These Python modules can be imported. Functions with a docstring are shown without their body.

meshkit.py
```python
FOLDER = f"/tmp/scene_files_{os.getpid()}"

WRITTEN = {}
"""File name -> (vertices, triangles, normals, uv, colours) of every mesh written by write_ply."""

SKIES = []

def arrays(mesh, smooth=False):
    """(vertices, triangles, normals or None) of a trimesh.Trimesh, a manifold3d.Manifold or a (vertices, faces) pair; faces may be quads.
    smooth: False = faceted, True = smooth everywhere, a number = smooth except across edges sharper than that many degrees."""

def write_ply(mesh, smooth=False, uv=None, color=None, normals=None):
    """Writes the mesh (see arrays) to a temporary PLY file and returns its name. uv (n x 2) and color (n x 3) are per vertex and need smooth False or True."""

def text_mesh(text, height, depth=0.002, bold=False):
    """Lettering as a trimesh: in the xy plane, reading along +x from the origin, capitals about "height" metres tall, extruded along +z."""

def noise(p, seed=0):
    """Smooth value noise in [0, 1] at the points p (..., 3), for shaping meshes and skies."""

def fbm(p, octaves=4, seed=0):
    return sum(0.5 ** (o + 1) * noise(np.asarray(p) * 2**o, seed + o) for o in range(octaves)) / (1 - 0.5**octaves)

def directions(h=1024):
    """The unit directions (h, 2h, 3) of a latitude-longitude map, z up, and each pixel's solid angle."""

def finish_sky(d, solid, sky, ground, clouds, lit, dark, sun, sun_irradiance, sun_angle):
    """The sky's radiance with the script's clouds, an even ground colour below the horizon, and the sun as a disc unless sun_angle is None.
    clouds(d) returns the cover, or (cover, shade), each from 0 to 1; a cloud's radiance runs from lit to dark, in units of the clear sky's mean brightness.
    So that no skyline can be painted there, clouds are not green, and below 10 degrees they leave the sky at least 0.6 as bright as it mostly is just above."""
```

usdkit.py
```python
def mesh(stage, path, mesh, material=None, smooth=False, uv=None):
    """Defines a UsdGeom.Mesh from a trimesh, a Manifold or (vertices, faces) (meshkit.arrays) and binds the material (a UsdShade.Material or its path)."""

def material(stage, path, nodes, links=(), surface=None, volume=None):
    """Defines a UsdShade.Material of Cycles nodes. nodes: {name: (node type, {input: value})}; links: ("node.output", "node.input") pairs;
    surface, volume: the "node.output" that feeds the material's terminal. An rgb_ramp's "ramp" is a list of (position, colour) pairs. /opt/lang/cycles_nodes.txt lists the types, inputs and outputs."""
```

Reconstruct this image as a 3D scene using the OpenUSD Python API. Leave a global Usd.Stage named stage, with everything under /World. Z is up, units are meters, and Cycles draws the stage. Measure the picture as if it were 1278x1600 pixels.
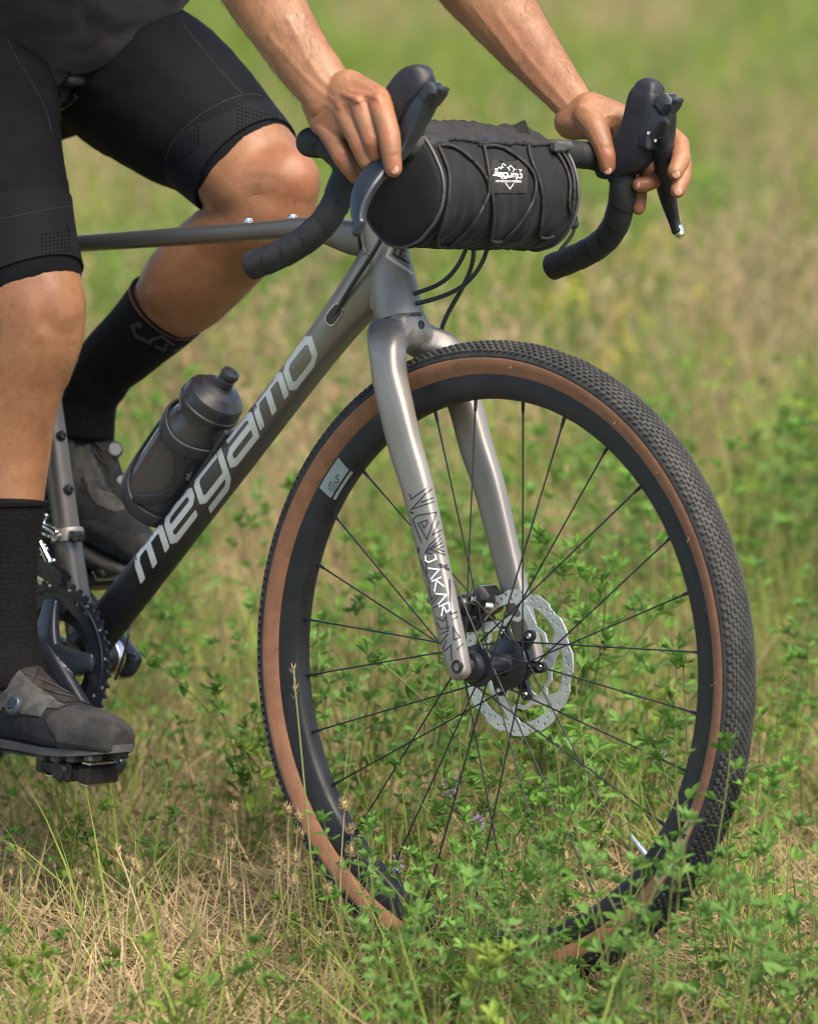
import math, random
import numpy as np, trimesh, manifold3d as m3, shapely
from shapely import affinity
from shapely.geometry import LineString, Polygon, Point, box as sbox
from shapely.ops import unary_union
from scipy.interpolate import CubicSpline
from pxr import Usd, UsdGeom, UsdLux, UsdShade, Sdf, Gf, Vt
import usdkit, meshkit

stage = Usd.Stage.CreateInMemory()
UsdGeom.SetStageUpAxis(stage, 'Z'); UsdGeom.SetStageMetersPerUnit(stage, 1.0)
UsdGeom.Xform.Define(stage, '/World'); UsdGeom.Scope.Define(stage, '/World/Looks')
rng = np.random.default_rng(7)

# ------------------------------------------------------------ camera, sky, sun, exposure
CAM = np.array([3.19032, -3.53540, 1.21602])
RIGHT = np.array([0.730085, 0.683264, 0.011250]); UP = np.array([-0.106977, 0.098016, 0.989418]); AHEAD = np.array([-0.674931, 0.723563, -0.144653])
FPX = 7000.0                                   # focal length in pixels of the 1278 px wide photograph
LENS = 135.0
EXPOSURE = 1.58
F_STOP = 4.4
FOCUS = 4.93
SUN_DIR = np.array([1.0, -0.10, 0.0]); SUN_DIR = SUN_DIR / np.linalg.norm(SUN_DIR)
SUN_EL = math.radians(56.0)
SUN_DIR = np.array([SUN_DIR[0] * math.cos(SUN_EL), SUN_DIR[1] * math.cos(SUN_EL), math.sin(SUN_EL)])
SUN_POWER, SUN_ANGLE, SKY = 0.95, 42.0, 0.105

cam = UsdGeom.Camera.Define(stage, '/World/camera')
cam.CreateFocalLengthAttr(LENS); cam.CreateHorizontalApertureAttr(LENS * 1278 / FPX); cam.CreateVerticalApertureAttr(LENS * 1600 / FPX)
cam.CreateFStopAttr(F_STOP); cam.CreateFocusDistanceAttr(FOCUS); cam.CreateClippingRangeAttr(Gf.Vec2f(0.05, 2000)); cam.CreateExposureAttr(EXPOSURE)
m4 = np.eye(4); m4[0, :3], m4[1, :3], m4[2, :3], m4[3, :3] = RIGHT, UP, -AHEAD, CAM
cam.AddTransformOp().Set(Gf.Matrix4d(*[float(x) for x in m4.ravel()]))

sky = UsdLux.DomeLight.Define(stage, '/World/sky')
skymat = usdkit.material(stage, '/World/Looks/sky_look', {
    's': ('sky_texture', {'sky_type': 'single_scattering', 'sun_disc': False, 'sun_elevation': SUN_EL, 'sun_rotation': math.atan2(SUN_DIR[0], SUN_DIR[1]), 'air_density': 1.0, 'aerosol_density': 2.0, 'ozone_density': 1.0}),
    'b': ('background_shader', {'strength': SKY})}, [('s.color', 'b.color')], surface='b.background')
UsdShade.MaterialBindingAPI.Apply(sky.GetPrim()).Bind(skymat)
sky.GetPrim().SetCustomDataByKey('kind', 'structure')
sun = UsdLux.DistantLight.Define(stage, '/World/sun')
sun.CreateIntensityAttr(SUN_POWER); sun.CreateAngleAttr(SUN_ANGLE); sun.CreateColorAttr(Gf.Vec3f(1.0, 0.89, 0.73)); sun.CreateNormalizeAttr(True)
zax = SUN_DIR; xax = np.cross([0, 0, 1], zax); xax /= np.linalg.norm(xax); yax = np.cross(zax, xax)
sm = np.eye(4); sm[0, :3], sm[1, :3], sm[2, :3] = xax, yax, zax
sun.AddTransformOp().Set(Gf.Matrix4d(*[float(x) for x in sm.ravel()]))

# ------------------------------------------------------------ helpers
LEAN = -0.0705397                              # the bicycle and its rider lean 4 degrees, about the line through the tyres' contact
cl, sl = math.cos(LEAN), math.sin(LEAN)
LM = np.array([[1, 0, 0], [0, cl, -sl], [0, sl, cl]])
EYE = LM.T @ CAM; ER, EU, EA = LM.T @ RIGHT, LM.T @ UP, LM.T @ AHEAD      # the same eye, in the leaning bicycle's own axes (x ahead, y left, z up)

def eye_ray(u, v): return EA + ER * (u - 639.0) / FPX - EU * (v - 800.0) / FPX
def at(u, v, y):                                # where the plane y = const of the bicycle is met: photo measurements turned into metres
    d = eye_ray(u, v)
    return EYE + d * ((y - EYE[1]) / d[1])
def px(p): return float(np.dot(np.asarray(p) - EYE, EA) / FPX)            # metres per measured pixel at p
def ats(pts): return np.array([at(*p[:3]) for p in pts])

used = {}
def numbered(parent, name):
    k = used.get((parent, name), 0); used[(parent, name)] = k + 1
    return f'{parent}/{name}' + (f'_{k:03d}' if k else '')
def tag(prim, label=None, cat=None, group=None, kind=None):
    for k, x in (('label', label), ('category', cat), ('group', group), ('kind', kind)):
        if x: prim.SetCustomDataByKey(k, x)
def thing(name, label, cat, base=(0, 0, 0), lean=True, group=None):
    p = numbered('/World', name); x = UsdGeom.Xform.Define(stage, p)
    b = LM @ np.asarray(base, float) if lean else np.asarray(base, float)
    x.AddTranslateOp().Set(Gf.Vec3d(*map(float, b)))
    if lean: x.AddRotateXOp().Set(math.degrees(LEAN))
    tag(x.GetPrim(), label, cat, group); BASE[p] = np.asarray(base, float)
    return p
BASE = {}
def group_part(name, parent, label=None):
    p = numbered(parent, name); x = UsdGeom.Xform.Define(stage, p)
    if label: tag(x.GetPrim(), label)
    return p
def V(mesh):
    if hasattr(mesh, 'to_mesh'):
        a = mesh.to_mesh(); return trimesh.Trimesh(np.array(a.vert_properties[:, :3]), np.array(a.tri_verts), process=False)
    return mesh
def obj(name, mesh, mat, parent='/World', smooth=35, label=None, kind=None):
    mesh = V(mesh); p = numbered(parent, name)
    top = '/'.join(parent.split('/')[:3]); v = np.array(mesh.vertices) - BASE.get(top, np.zeros(3))
    usdkit.mesh(stage, p, trimesh.Trimesh(v, mesh.faces, process=False), MAT[mat], smooth=smooth)
    tag(stage.GetPrimAtPath(p), label, kind=kind)
    return p
def cat(*ms):
    return trimesh.util.concatenate([V(m) for m in (ms[0] if len(ms) == 1 and isinstance(ms[0], (list, tuple)) else ms)])

def spline(pts, n):
    pts = np.asarray(pts, float); d = np.r_[0, np.cumsum(np.linalg.norm(np.diff(pts[:, :3], axis=0), axis=1) ** 0.7)]
    return CubicSpline(d, pts)(np.linspace(0, d[-1], n))
def tangents(path):
    t = np.gradient(path, axis=0); return t / np.linalg.norm(t, axis=1, keepdims=True)
def sweep(path, ru, rv=None, up=None, n=14, e=2.0, round_ends=False):
    """A tube along path: half-axes ru (towards up) and rv (across); e > 2 squares the section."""
    path = np.asarray(path, float); k = len(path); t = tangents(path)
    ru = np.broadcast_to(np.asarray(ru, float), k).copy(); rv = ru.copy() if rv is None else np.broadcast_to(np.asarray(rv, float), k).copy()
    if round_ends:
        def cap(i, s):
            q = np.array([0.0, .38, .72, .92, 1.0]) ; r = min(ru[i], rv[i]) * 0.9
            return [path[i] + s * t[i] * r * x for x in q[1:]], [math.sqrt(max(0.0, 1 - x * x)) for x in q[1:]]
        a, fa = cap(0, -1); b, fb = cap(k - 1, 1)
        fa[-1] = fb[-1] = 0.12
        path = np.vstack([a[::-1], path, b]); t = np.vstack([[t[0]] * 4, t, [t[-1]] * 4])
        ru = np.r_[[ru[0] * f for f in fa[::-1]], ru, [ru[-1] * f for f in fb]]; rv = np.r_[[rv[0] * f for f in fa[::-1]], rv, [rv[-1] * f for f in fb]]
        k = len(path)
        if up is not None and np.ndim(up) == 2: up = np.vstack([np.repeat(up[:1], 4, 0), up, np.repeat(up[-1:], 4, 0)])
    us = np.zeros((k, 3))
    if up is not None:
        up = np.broadcast_to(np.asarray(up, float), (k, 3))
        us = up - (up * t).sum(1, keepdims=True) * t
    else:
        u = np.cross(t[0], [0.3, 0.5, 0.8]);
        for i in range(k):
            u = u - t[i] * (u @ t[i]); u /= np.linalg.norm(u); us[i] = u
    us /= np.linalg.norm(us, axis=1, keepdims=True); vs = np.cross(t, us)
    a = np.linspace(0, 2 * np.pi, n, endpoint=False); c, s = np.cos(a), np.sin(a)
    c, s = np.sign(c) * np.abs(c) ** (2 / e), np.sign(s) * np.abs(s) ** (2 / e)
    v = (path[:, None] + ru[:, None, None] * c[None, :, None] * us[:, None] + rv[:, None, None] * s[None, :, None] * vs[:, None]).reshape(-1, 3)
    f = []
    i, j = np.meshgrid(np.arange(k - 1), np.arange(n), indexing='ij'); a0 = (i * n + j).ravel(); a1 = (i * n + (j + 1) % n).ravel()
    f = np.vstack([np.c_[a0, a1, a1 + n], np.c_[a0, a1 + n, a0 + n]])
    v = np.vstack([v, path[0], path[-1]]); c0, c1 = len(v) - 2, len(v) - 1; jj = np.arange(n)
    f = np.vstack([f, np.c_[np.full(n, c0), (jj + 1) % n, jj], np.c_[np.full(n, c1), (k - 1) * n + jj, (k - 1) * n + (jj + 1) % n]])
    return trimesh.Trimesh(v, f, process=False)
def wire(pts, r, n=8, k=None):
    return sweep(spline(pts, k or max(8, 6 * len(pts))), r, n=n)
def rod(a, b, r0, r1=None, n=12):
    r1 = r0 if r1 is None else r1
    return sweep(np.linspace(a, b, 2), [r0, r1], n=n)
def lathe(profile, n=64, axis='y', origin=(0, 0, 0), a0=0.0, a1=2 * np.pi, close=False):
    """profile: (radius, height along the axis) pairs."""
    p = np.asarray(profile, float); full = abs(a1 - a0 - 2 * np.pi) < 1e-6
    a = np.linspace(a0, a1, n, endpoint=not full); m = len(p)
    r, h = p[:, 0], p[:, 1]
    x = np.cos(a)[:, None] * r; z = np.sin(a)[:, None] * r; y = np.broadcast_to(h, x.shape)
    v = (np.stack([x, y, z], -1) if axis == 'y' else np.stack([x, z, y], -1)).reshape(-1, 3) + np.asarray(origin)
    ii = np.arange(n if full else n - 1); jj = np.arange(m if close else m - 1); i, j = np.meshgrid(ii, jj, indexing='ij'); i, j = i.ravel(), j.ravel()
    i2, j2 = (i + 1) % n, (j + 1) % m
    q = np.c_[i * m + j, i * m + j2, i2 * m + j2, i2 * m + j]
    f = np.vstack([q[:, [0, 1, 2]], q[:, [0, 2, 3]]])
    t = trimesh.Trimesh(v, f, process=False)
    if axis == 'z': t.invert()
    return t
def basis(d, up=(0, 0, 1)):
    d = np.asarray(d, float) / np.linalg.norm(d); u = np.asarray(up, float) - d * np.dot(up, d); u /= np.linalg.norm(u)
    return d, np.cross(u, d), u
def lathe_on(profile, a, d, n=32):
    """Turned piece: profile (radius, distance from a along d)."""
    d, s, u = basis(d, (0.13, 0.2, 1)); t = lathe(profile, n, 'z')
    M = np.eye(4); M[:3, 0], M[:3, 1], M[:3, 2], M[:3, 3] = s, u, d, a
    if np.linalg.det(M[:3, :3]) < 0: M[:3, 0] *= -1
    t.apply_transform(M); return t
def rbox(size, r=0.002, at_=(0, 0, 0), R=None):
    s = np.asarray(size, float) / 2; r = min(r, s.min() * .95)
    pts = []
    for x in (-1, 1):
        for y in (-1, 1):
            for z in (-1, 1):
                c = np.array([x, y, z]) * (s - r)
                for k in np.array([[1, 0, 0], [0, 1, 0], [0, 0, 1], [.577, .577, .577]]): pts.append(c + k * np.array([x, y, z]) * r)
    t = trimesh.Trimesh(np.array(pts)).convex_hull
    M = np.eye(4); M[:3, 3] = at_
    if R is not None: M[:3, :3] = np.asarray(R).T if np.shape(R) == (3, 3) else R
    t.apply_transform(M); return t
def hull(*pts): return trimesh.Trimesh(np.vstack(pts)).convex_hull
def extrude(poly, h, centre=True):
    gs = [g for g in getattr(poly, 'geoms', [poly]) if g.area > 1e-12]
    t = trimesh.util.concatenate([trimesh.creation.extrude_polygon(g, h, engine='earcut') for g in gs])
    if centre: t.apply_translation([0, 0, -h / 2])
    return t
def to_xz(t, origin=(0, 0, 0)):                  # drawing's x, y -> bicycle's x, z; thickness along y
    v = np.array(t.vertices); t = trimesh.Trimesh(np.c_[v[:, 0], -v[:, 2], v[:, 1]] + np.asarray(origin), t.faces, process=False)
    return t
def solid(*ms):
    out = None
    for m in ms:
        m = V(m); m = trimesh.Trimesh(m.vertices, m.faces, process=True); m.merge_vertices()
        if m.volume < 0: m.invert()
        w = m3.Manifold(m3.Mesh(np.asarray(m.vertices, np.float32), np.asarray(m.faces, np.uint32)))
        if w.is_empty(): w = m3.Manifold.hull_points(np.asarray(m.vertices, np.float32))
        out = w if out is None else out + w
    return out
def ball(c, r, n=16):
    s = m3.Manifold.sphere(r, n); return s.translate([float(x) for x in c])
def bones(chain, n=16):
    """chain: (point, radius) pairs -> union of hulls of neighbouring spheres."""
    out = None
    for (a, ra), (b, rb) in zip(chain[:-1], chain[1:]):
        h = m3.Manifold.batch_hull([ball(a, ra, n), ball(b, rb, n)]); out = h if out is None else out + h
    return out
def melt(man, length=0.006, it=8, lamb=0.5):
    t = V(man.refine_to_length(length)); t = trimesh.Trimesh(t.vertices, t.faces, process=True); t.merge_vertices()
    trimesh.smoothing.filter_taubin(t, lamb=lamb, nu=0.53 if lamb >= .5 else lamb + .03, iterations=it); return t

def cast(mesh, o, d):
    """First hit of each ray (o, d) with the mesh; nan where it misses."""
    mesh = V(mesh); d = np.asarray(d, float); w = d.mean(0) / np.linalg.norm(d.mean(0)); _, s1, s2 = basis(w, (.31, .42, .85)); T3 = np.asarray(mesh.vertices)[np.asarray(mesh.faces)]
    def flat(p): return np.stack([p @ s1, p @ s2], -1) / np.maximum(p @ w, 1e-6)[..., None]
    tf, rf = flat(T3 - o), flat(d); lo, hi = tf.min(1), tf.max(1); out = np.full(len(d), np.inf)
    for s in range(0, len(d), 60):
        D = d[s:s + 60]; r0, r1 = rf[s:s + 60].min(0) - 1e-9, rf[s:s + 60].max(0) + 1e-9; tri = T3[((lo <= r1) & (hi >= r0)).all(1)]
        if not len(tri): continue
        a, e1, e2 = tri[:, 0], tri[:, 1] - tri[:, 0], tri[:, 2] - tri[:, 0]; h = np.cross(D[:, None], e2[None]); det = (h * e1).sum(-1)
        with np.errstate(all='ignore'):
            f = 1 / det; q0 = o - a; u = f * (q0 * h).sum(-1); q = np.cross(q0, e1); v_ = f * (D[:, None] * q).sum(-1); t = f * (e2 * q).sum(-1)
            t = np.where((u >= -1e-6) & (v_ >= -1e-6) & (u + v_ <= 1 + 1e-6) & (t > 1e-6), t, np.inf)
        out[s:s + 60] = t.min(1)
    return o + d * out[:, None]
def print_on(mesh, shape, lift=0.0004, step=6.0, thick=0.0003):
    """Flat print: the drawn shape (in measured photo coordinates) laid on the mesh's near surface as a thin film."""
    parts = []
    for g in getattr(shape, 'geoms', [shape]):
        if g.is_empty or g.area < .3: continue
        v, f = trimesh.creation.triangulate_polygon(g.segmentize(step), engine='earcut')
        t = trimesh.Trimesh(np.c_[v, np.zeros(len(v))], f)
        for _ in range(3):
            if t.edges_unique_length.max() > step * 1.6: t = t.subdivide()
        d = np.array([eye_ray(*q[:2]) for q in t.vertices]); hit = cast(mesh, EYE, d)
        ok = np.isfinite(hit).all(1)
        if not ok.any(): continue
        if not ok.all():
            keep = ok[t.faces].all(1); t = trimesh.Trimesh(t.vertices, t.faces[keep], process=False); t.update_vertices(ok); hit = hit[ok]; d = d[ok]
        if not len(t.faces): continue
        n = d / np.linalg.norm(d, axis=1, keepdims=True)
        parts.append(trimesh.Trimesh(hit - n * lift, t.faces, process=False))
    t = trimesh.util.concatenate(parts)
    fn = t.face_normals
    if (fn @ EA).mean() > 0: t.invert()
    return t
# ------------------------------------------------------------ materials
MAT = {}
def mat(name, color, rough=0.5, metal=0.0, var=0.0, scale=40.0, bump=0.0, bump_scale=300.0, rvar=0.0, color2=None, coat=0.0, sheen=0.0, spec=0.5, sss=0.0, transl=0.0, bump_kind='noise', detail=3.0, random_tint=0.0, stretch=None):
    n = {'p': ('principled_bsdf', {'base_color': color, 'roughness': rough, 'metallic': metal, 'coat_weight': coat, 'coat_roughness': .12, 'sheen_weight': sheen, 'specular_ior_level': spec}), 'tc': ('texture_coordinate', {})}
    if sss: n['p'][1].update(subsurface_weight=sss, subsurface_scale=.006, subsurface_radius=(1.0, .35, .2))
    l = []; src = 'tc.object'
    if stretch: n['mp'] = ('mapping', {'scale': stretch}); l.append(('tc.object', 'mp.vector')); src = 'mp.vector'
    out = None
    if var or color2 is not None:
        c2 = color2 if color2 is not None else tuple(min(1, c * (1 + var)) for c in color); c1 = color if color2 is not None else tuple(c * (1 - var) for c in color)
        n['nz'] = ('noise_texture', {'scale': scale, 'detail': detail, 'roughness': .6}); n['rp'] = ('rgb_ramp', {'ramp': [(.0, c1), (.35, c1), (.65, c2), (1., c2)]})
        l += [(src, 'nz.vector'), ('nz.fac', 'rp.fac')]; out = 'rp.color'
    if random_tint:
        n['oi'] = ('object_info', {}); n['gi'] = ('geometry', {}); n['ad'] = ('math', {'math_type': 'add'}); n['fr'] = ('math', {'math_type': 'fraction'})
        n['mr'] = ('map_range', {'from_min': 0., 'from_max': 1., 'to_min': 1 - random_tint, 'to_max': 1 + random_tint})
        n['hs'] = ('hsv', {'color': color})
        n['mh'] = ('map_range', {'from_min': 0., 'from_max': 1., 'to_min': .5 - random_tint * .06, 'to_max': .5 + random_tint * .06})
        l += [('oi.random', 'ad.value1'), ('gi.random_per_island', 'ad.value2'), ('ad.value', 'fr.value1'), ('fr.value', 'mr.value'), ('mr.result', 'hs.value'), ('gi.random_per_island', 'mh.value'), ('mh.result', 'hs.hue')]
        if out: l.append((out, 'hs.color'))
        out = 'hs.color'
    if out: l.append((out, 'p.base_color'))
    if rvar:
        n['nr'] = ('noise_texture', {'scale': scale * 2.3, 'detail': 4.}); n['mq'] = ('map_range', {'from_min': .3, 'from_max': .7, 'to_min': max(.03, rough - rvar), 'to_max': min(1., rough + rvar)})
        l += [(src, 'nr.vector'), ('nr.fac', 'mq.value'), ('mq.result', 'p.roughness')]
    if bump:
        n['nb'] = ('noise_texture', {'scale': bump_scale, 'detail': 3.}) if bump_kind == 'noise' else ('voronoi_texture', {'scale': bump_scale, 'randomness': .35}); n['bp'] = ('bump', {'strength': bump, 'distance': .001})
        l += [(src, 'nb.vector'), ('nb.fac' if bump_kind == 'noise' else 'nb.distance', 'bp.height'), ('bp.normal', 'p.normal')]
    surf = 'p.BSDF'
    if transl:
        n['t'] = ('translucent_bsdf', {'color': tuple(min(1, c * 1.6) for c in color)}); n['mx'] = ('mix_closure', {'fac': transl})
        if out: l.append((out, 't.color'))
        l += [('p.BSDF', 'mx.closure1'), ('t.BSDF', 'mx.closure2')]; surf = 'mx.closure'
    MAT[name] = usdkit.material(stage, '/World/Looks/' + name, n, l, surface=surf)

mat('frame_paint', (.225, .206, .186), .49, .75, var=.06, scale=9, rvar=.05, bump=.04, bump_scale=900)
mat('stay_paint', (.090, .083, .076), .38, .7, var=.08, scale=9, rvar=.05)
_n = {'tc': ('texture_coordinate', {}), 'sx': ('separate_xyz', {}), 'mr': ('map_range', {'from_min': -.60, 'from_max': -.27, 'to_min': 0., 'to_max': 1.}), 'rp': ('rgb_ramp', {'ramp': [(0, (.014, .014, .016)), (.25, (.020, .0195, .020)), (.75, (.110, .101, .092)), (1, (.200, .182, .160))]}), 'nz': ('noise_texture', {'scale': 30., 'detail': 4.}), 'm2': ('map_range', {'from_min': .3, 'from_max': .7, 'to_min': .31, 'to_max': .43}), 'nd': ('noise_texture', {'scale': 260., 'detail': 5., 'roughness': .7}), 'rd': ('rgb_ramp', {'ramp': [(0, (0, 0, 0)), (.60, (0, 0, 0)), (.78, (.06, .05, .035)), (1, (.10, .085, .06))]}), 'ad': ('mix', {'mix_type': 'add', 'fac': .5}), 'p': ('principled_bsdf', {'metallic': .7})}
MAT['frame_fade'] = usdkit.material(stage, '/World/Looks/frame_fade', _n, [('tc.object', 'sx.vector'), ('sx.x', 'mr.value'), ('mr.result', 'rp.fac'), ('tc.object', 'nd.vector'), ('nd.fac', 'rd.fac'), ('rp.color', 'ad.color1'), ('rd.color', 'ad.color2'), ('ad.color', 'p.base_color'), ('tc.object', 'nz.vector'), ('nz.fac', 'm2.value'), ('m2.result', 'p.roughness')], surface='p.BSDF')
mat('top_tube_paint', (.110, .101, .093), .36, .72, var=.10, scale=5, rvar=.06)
mat('silver_print', (.46, .475, .46), .42, .45, var=.04)
mat('black_print', (.012, .012, .02), .4)
mat('white_print', (.78, .78, .76), .45)
mat('black_metal', (.02, .02, .021), .33, .5, var=.3, scale=60, rvar=.08)
mat('gloss_black', (.014, .015, .018), .22, .3, rvar=.05, var=.2)
mat('lever_paint', (.022, .026, .033), .30, .5, rvar=.06, var=.12)
mat('steel', (.55, .54, .52), .27, 1.0, rvar=.08, var=.08, scale=120)
mat('chrome', (.68, .68, .67), .14, 1.0)
mat('rotor_steel', (.60, .59, .57), .46, .9, rvar=.1, var=.1, scale=90)
mat('tan_rubber', (.190, .090, .048), .66, var=.13, scale=55, bump=.25, bump_scale=500, rvar=.08, spec=0.25)
mat('tan_print', (.36, .26, .145), .6, var=.1)
mat('tyre_rubber', (.015, .0155, .016), .62, var=.3, scale=70, bump=.3, bump_scale=600, color2=(.032, .031, .028), spec=0.25)
mat('knob_rubber', (.018, .0185, .0185), .66, var=.3, scale=45, color2=(.044, .042, .038), bump=.2, bump_scale=900, spec=0.25)
mat('rim_black', (.014, .014, .015), .45, .1, var=.2, scale=30, rvar=.08, spec=0.3)
mat('sticker', (.19, .22, .215), .4, .1, var=.08)
mat('bar_tape', (.0105, .011, .0115), .62, var=.3, scale=60, bump=.35, bump_scale=700, color2=(.018, .018, .0185), spec=0.25)
mat('hood_rubber', (.0125, .013, .0155), .52, var=.2, scale=90, bump=.2, bump_scale=1200, spec=0.3)
mat('cable_black', (.012, .012, .013), .35)
mat('weld', (.215, .198, .178), .42, .7, var=.08)
mat('bag_fabric', (.0085, .0085, .0098), .74, var=.25, scale=26, bump=.5, bump_scale=1100, sheen=.03, color2=(.012, .012, .0135), spec=0.12)
mat('bag_flap', (.018, .0175, .0175), .72, var=.2, scale=40, bump=.6, bump_scale=900, spec=0.15)
mat('bag_cord', (.015, .015, .0155), .55, bump=.5, bump_scale=1500, spec=0.25)
mat('bag_piping', (.040, .040, .042), .5)
mat('bottle_plastic', (.032, .030, .0295), .20, var=.1, scale=20, rvar=.05, spec=.5)
mat('bottle_cap', (.014, .014, .0155), .36, var=.1, rvar=.06)
mat('cage_plastic', (.013, .013, .014), .42, rvar=.06)
mat('hair', (.060, .034, .018), .5)
mat('leg_hair', (.10, .055, .028), .5)
_n = {'tc': ('texture_coordinate', {}), 'a': ('noise_texture', {'scale': 13., 'detail': 6., 'roughness': .65}), 'ra': ('rgb_ramp', {'ramp': [(0, (.118, .045, .018)), (.34, (.148, .060, .025)), (.68, (.212, .098, .044)), (1, (.250, .124, .062))]}),
      'sp': ('noise_texture', {'scale': 150., 'detail': 3.}), 'rs': ('rgb_ramp', {'ramp': [(0, (.70, .60, .52)), (.30, (.86, .80, .76)), (.40, (1, 1, 1)), (.7, (1, 1, 1)), (1, (1.12, 1.08, 1.04))]}), 'm': ('mix', {'mix_type': 'multiply', 'fac': 1.0}),
      'fl': ('attribute', {'attribute': 'flush'}), 'mf': ('mix', {'mix_type': 'mix', 'color2': (.225, .070, .034)}), 'fk': ('math', {'math_type': 'multiply', 'value2': .75}),
      'b1': ('noise_texture', {'scale': 620., 'detail': 3.}), 'b2': ('voronoi_texture', {'scale': 330.}), 'ab': ('math', {'math_type': 'add'}), 'bp': ('bump', {'strength': .22, 'distance': .0006}), 'nr': ('noise_texture', {'scale': 40., 'detail': 4.}), 'mr': ('map_range', {'from_min': .3, 'from_max': .7, 'to_min': .50, 'to_max': .66}),
      'p': ('principled_bsdf', {'specular_ior_level': .45, 'subsurface_weight': .03, 'subsurface_scale': .005, 'subsurface_radius': (1.0, .35, .2)})}
MAT['skin'] = usdkit.material(stage, '/World/Looks/skin', _n, [('tc.object', 'a.vector'), ('a.fac', 'ra.fac'), ('tc.object', 'sp.vector'), ('sp.fac', 'rs.fac'), ('ra.color', 'm.color1'), ('rs.color', 'm.color2'), ('m.color', 'mf.color1'), ('fl.fac', 'fk.value1'), ('fk.value', 'mf.fac'), ('mf.color', 'p.base_color'), ('tc.object', 'b1.vector'), ('tc.object', 'b2.vector'), ('b1.fac', 'ab.value1'), ('b2.distance', 'ab.value2'), ('ab.value', 'bp.height'), ('bp.normal', 'p.normal'), ('tc.object', 'nr.vector'), ('nr.fac', 'mr.value'), ('mr.result', 'p.roughness')], surface='p.BSDF')
mat('nail', (.30, .155, .105), .38)
mat('shorts_fabric', (.0042, .0042, .0056), .80, var=.2, scale=20, bump=.9, bump_scale=620, spec=0.1)
mat('gripper_fabric', (.0052, .0056, .0080), .78, var=.15, scale=30, bump=.35, bump_scale=1800, spec=0.12)
mat('jersey_fabric', (.017, .0155, .016), .85, var=.15, scale=15, bump=.7, bump_scale=800, sheen=.06, spec=0.12)
mat('perforation', (.0012, .0012, .0014), 1.0, spec=0.0)
mat('seam', (.0042, .0038, .0038), .8)
mat('sock_fabric', (.0042, .0040, .0042), .9, var=.3, scale=180, bump=1.0, bump_scale=165, bump_kind='cells', spec=.12)
mat('sock_letter', (.015, .015, .0155), .9)
mat('red_thread', (.045, .010, .008), .85)
mat('shoe_fabric', (.0095, .0100, .0125), .82, var=.3, scale=60, bump=.6, bump_scale=1100, color2=(.020, .020, .021), spec=0.15)
mat('shoe_overlay', (.027, .027, .028), .75, var=.25, scale=70, bump=.7, bump_scale=700, color2=(.064, .060, .054), spec=0.2)
mat('shoe_toe', (.0125, .0125, .013), .72, var=.3, scale=34, bump=.4, bump_scale=900, color2=(.033, .031, .029), spec=0.2)
mat('shoe_tongue', (.022, .019, .0165), .85, var=.3, scale=50, bump=.5, bump_scale=900, spec=0.1)
mat('shoe_sole', (.050, .049, .047), .70, var=.25, scale=30, bump=.4, bump_scale=500, spec=0.2)
mat('dial_plastic', (.030, .035, .042), .38, .2)
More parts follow.
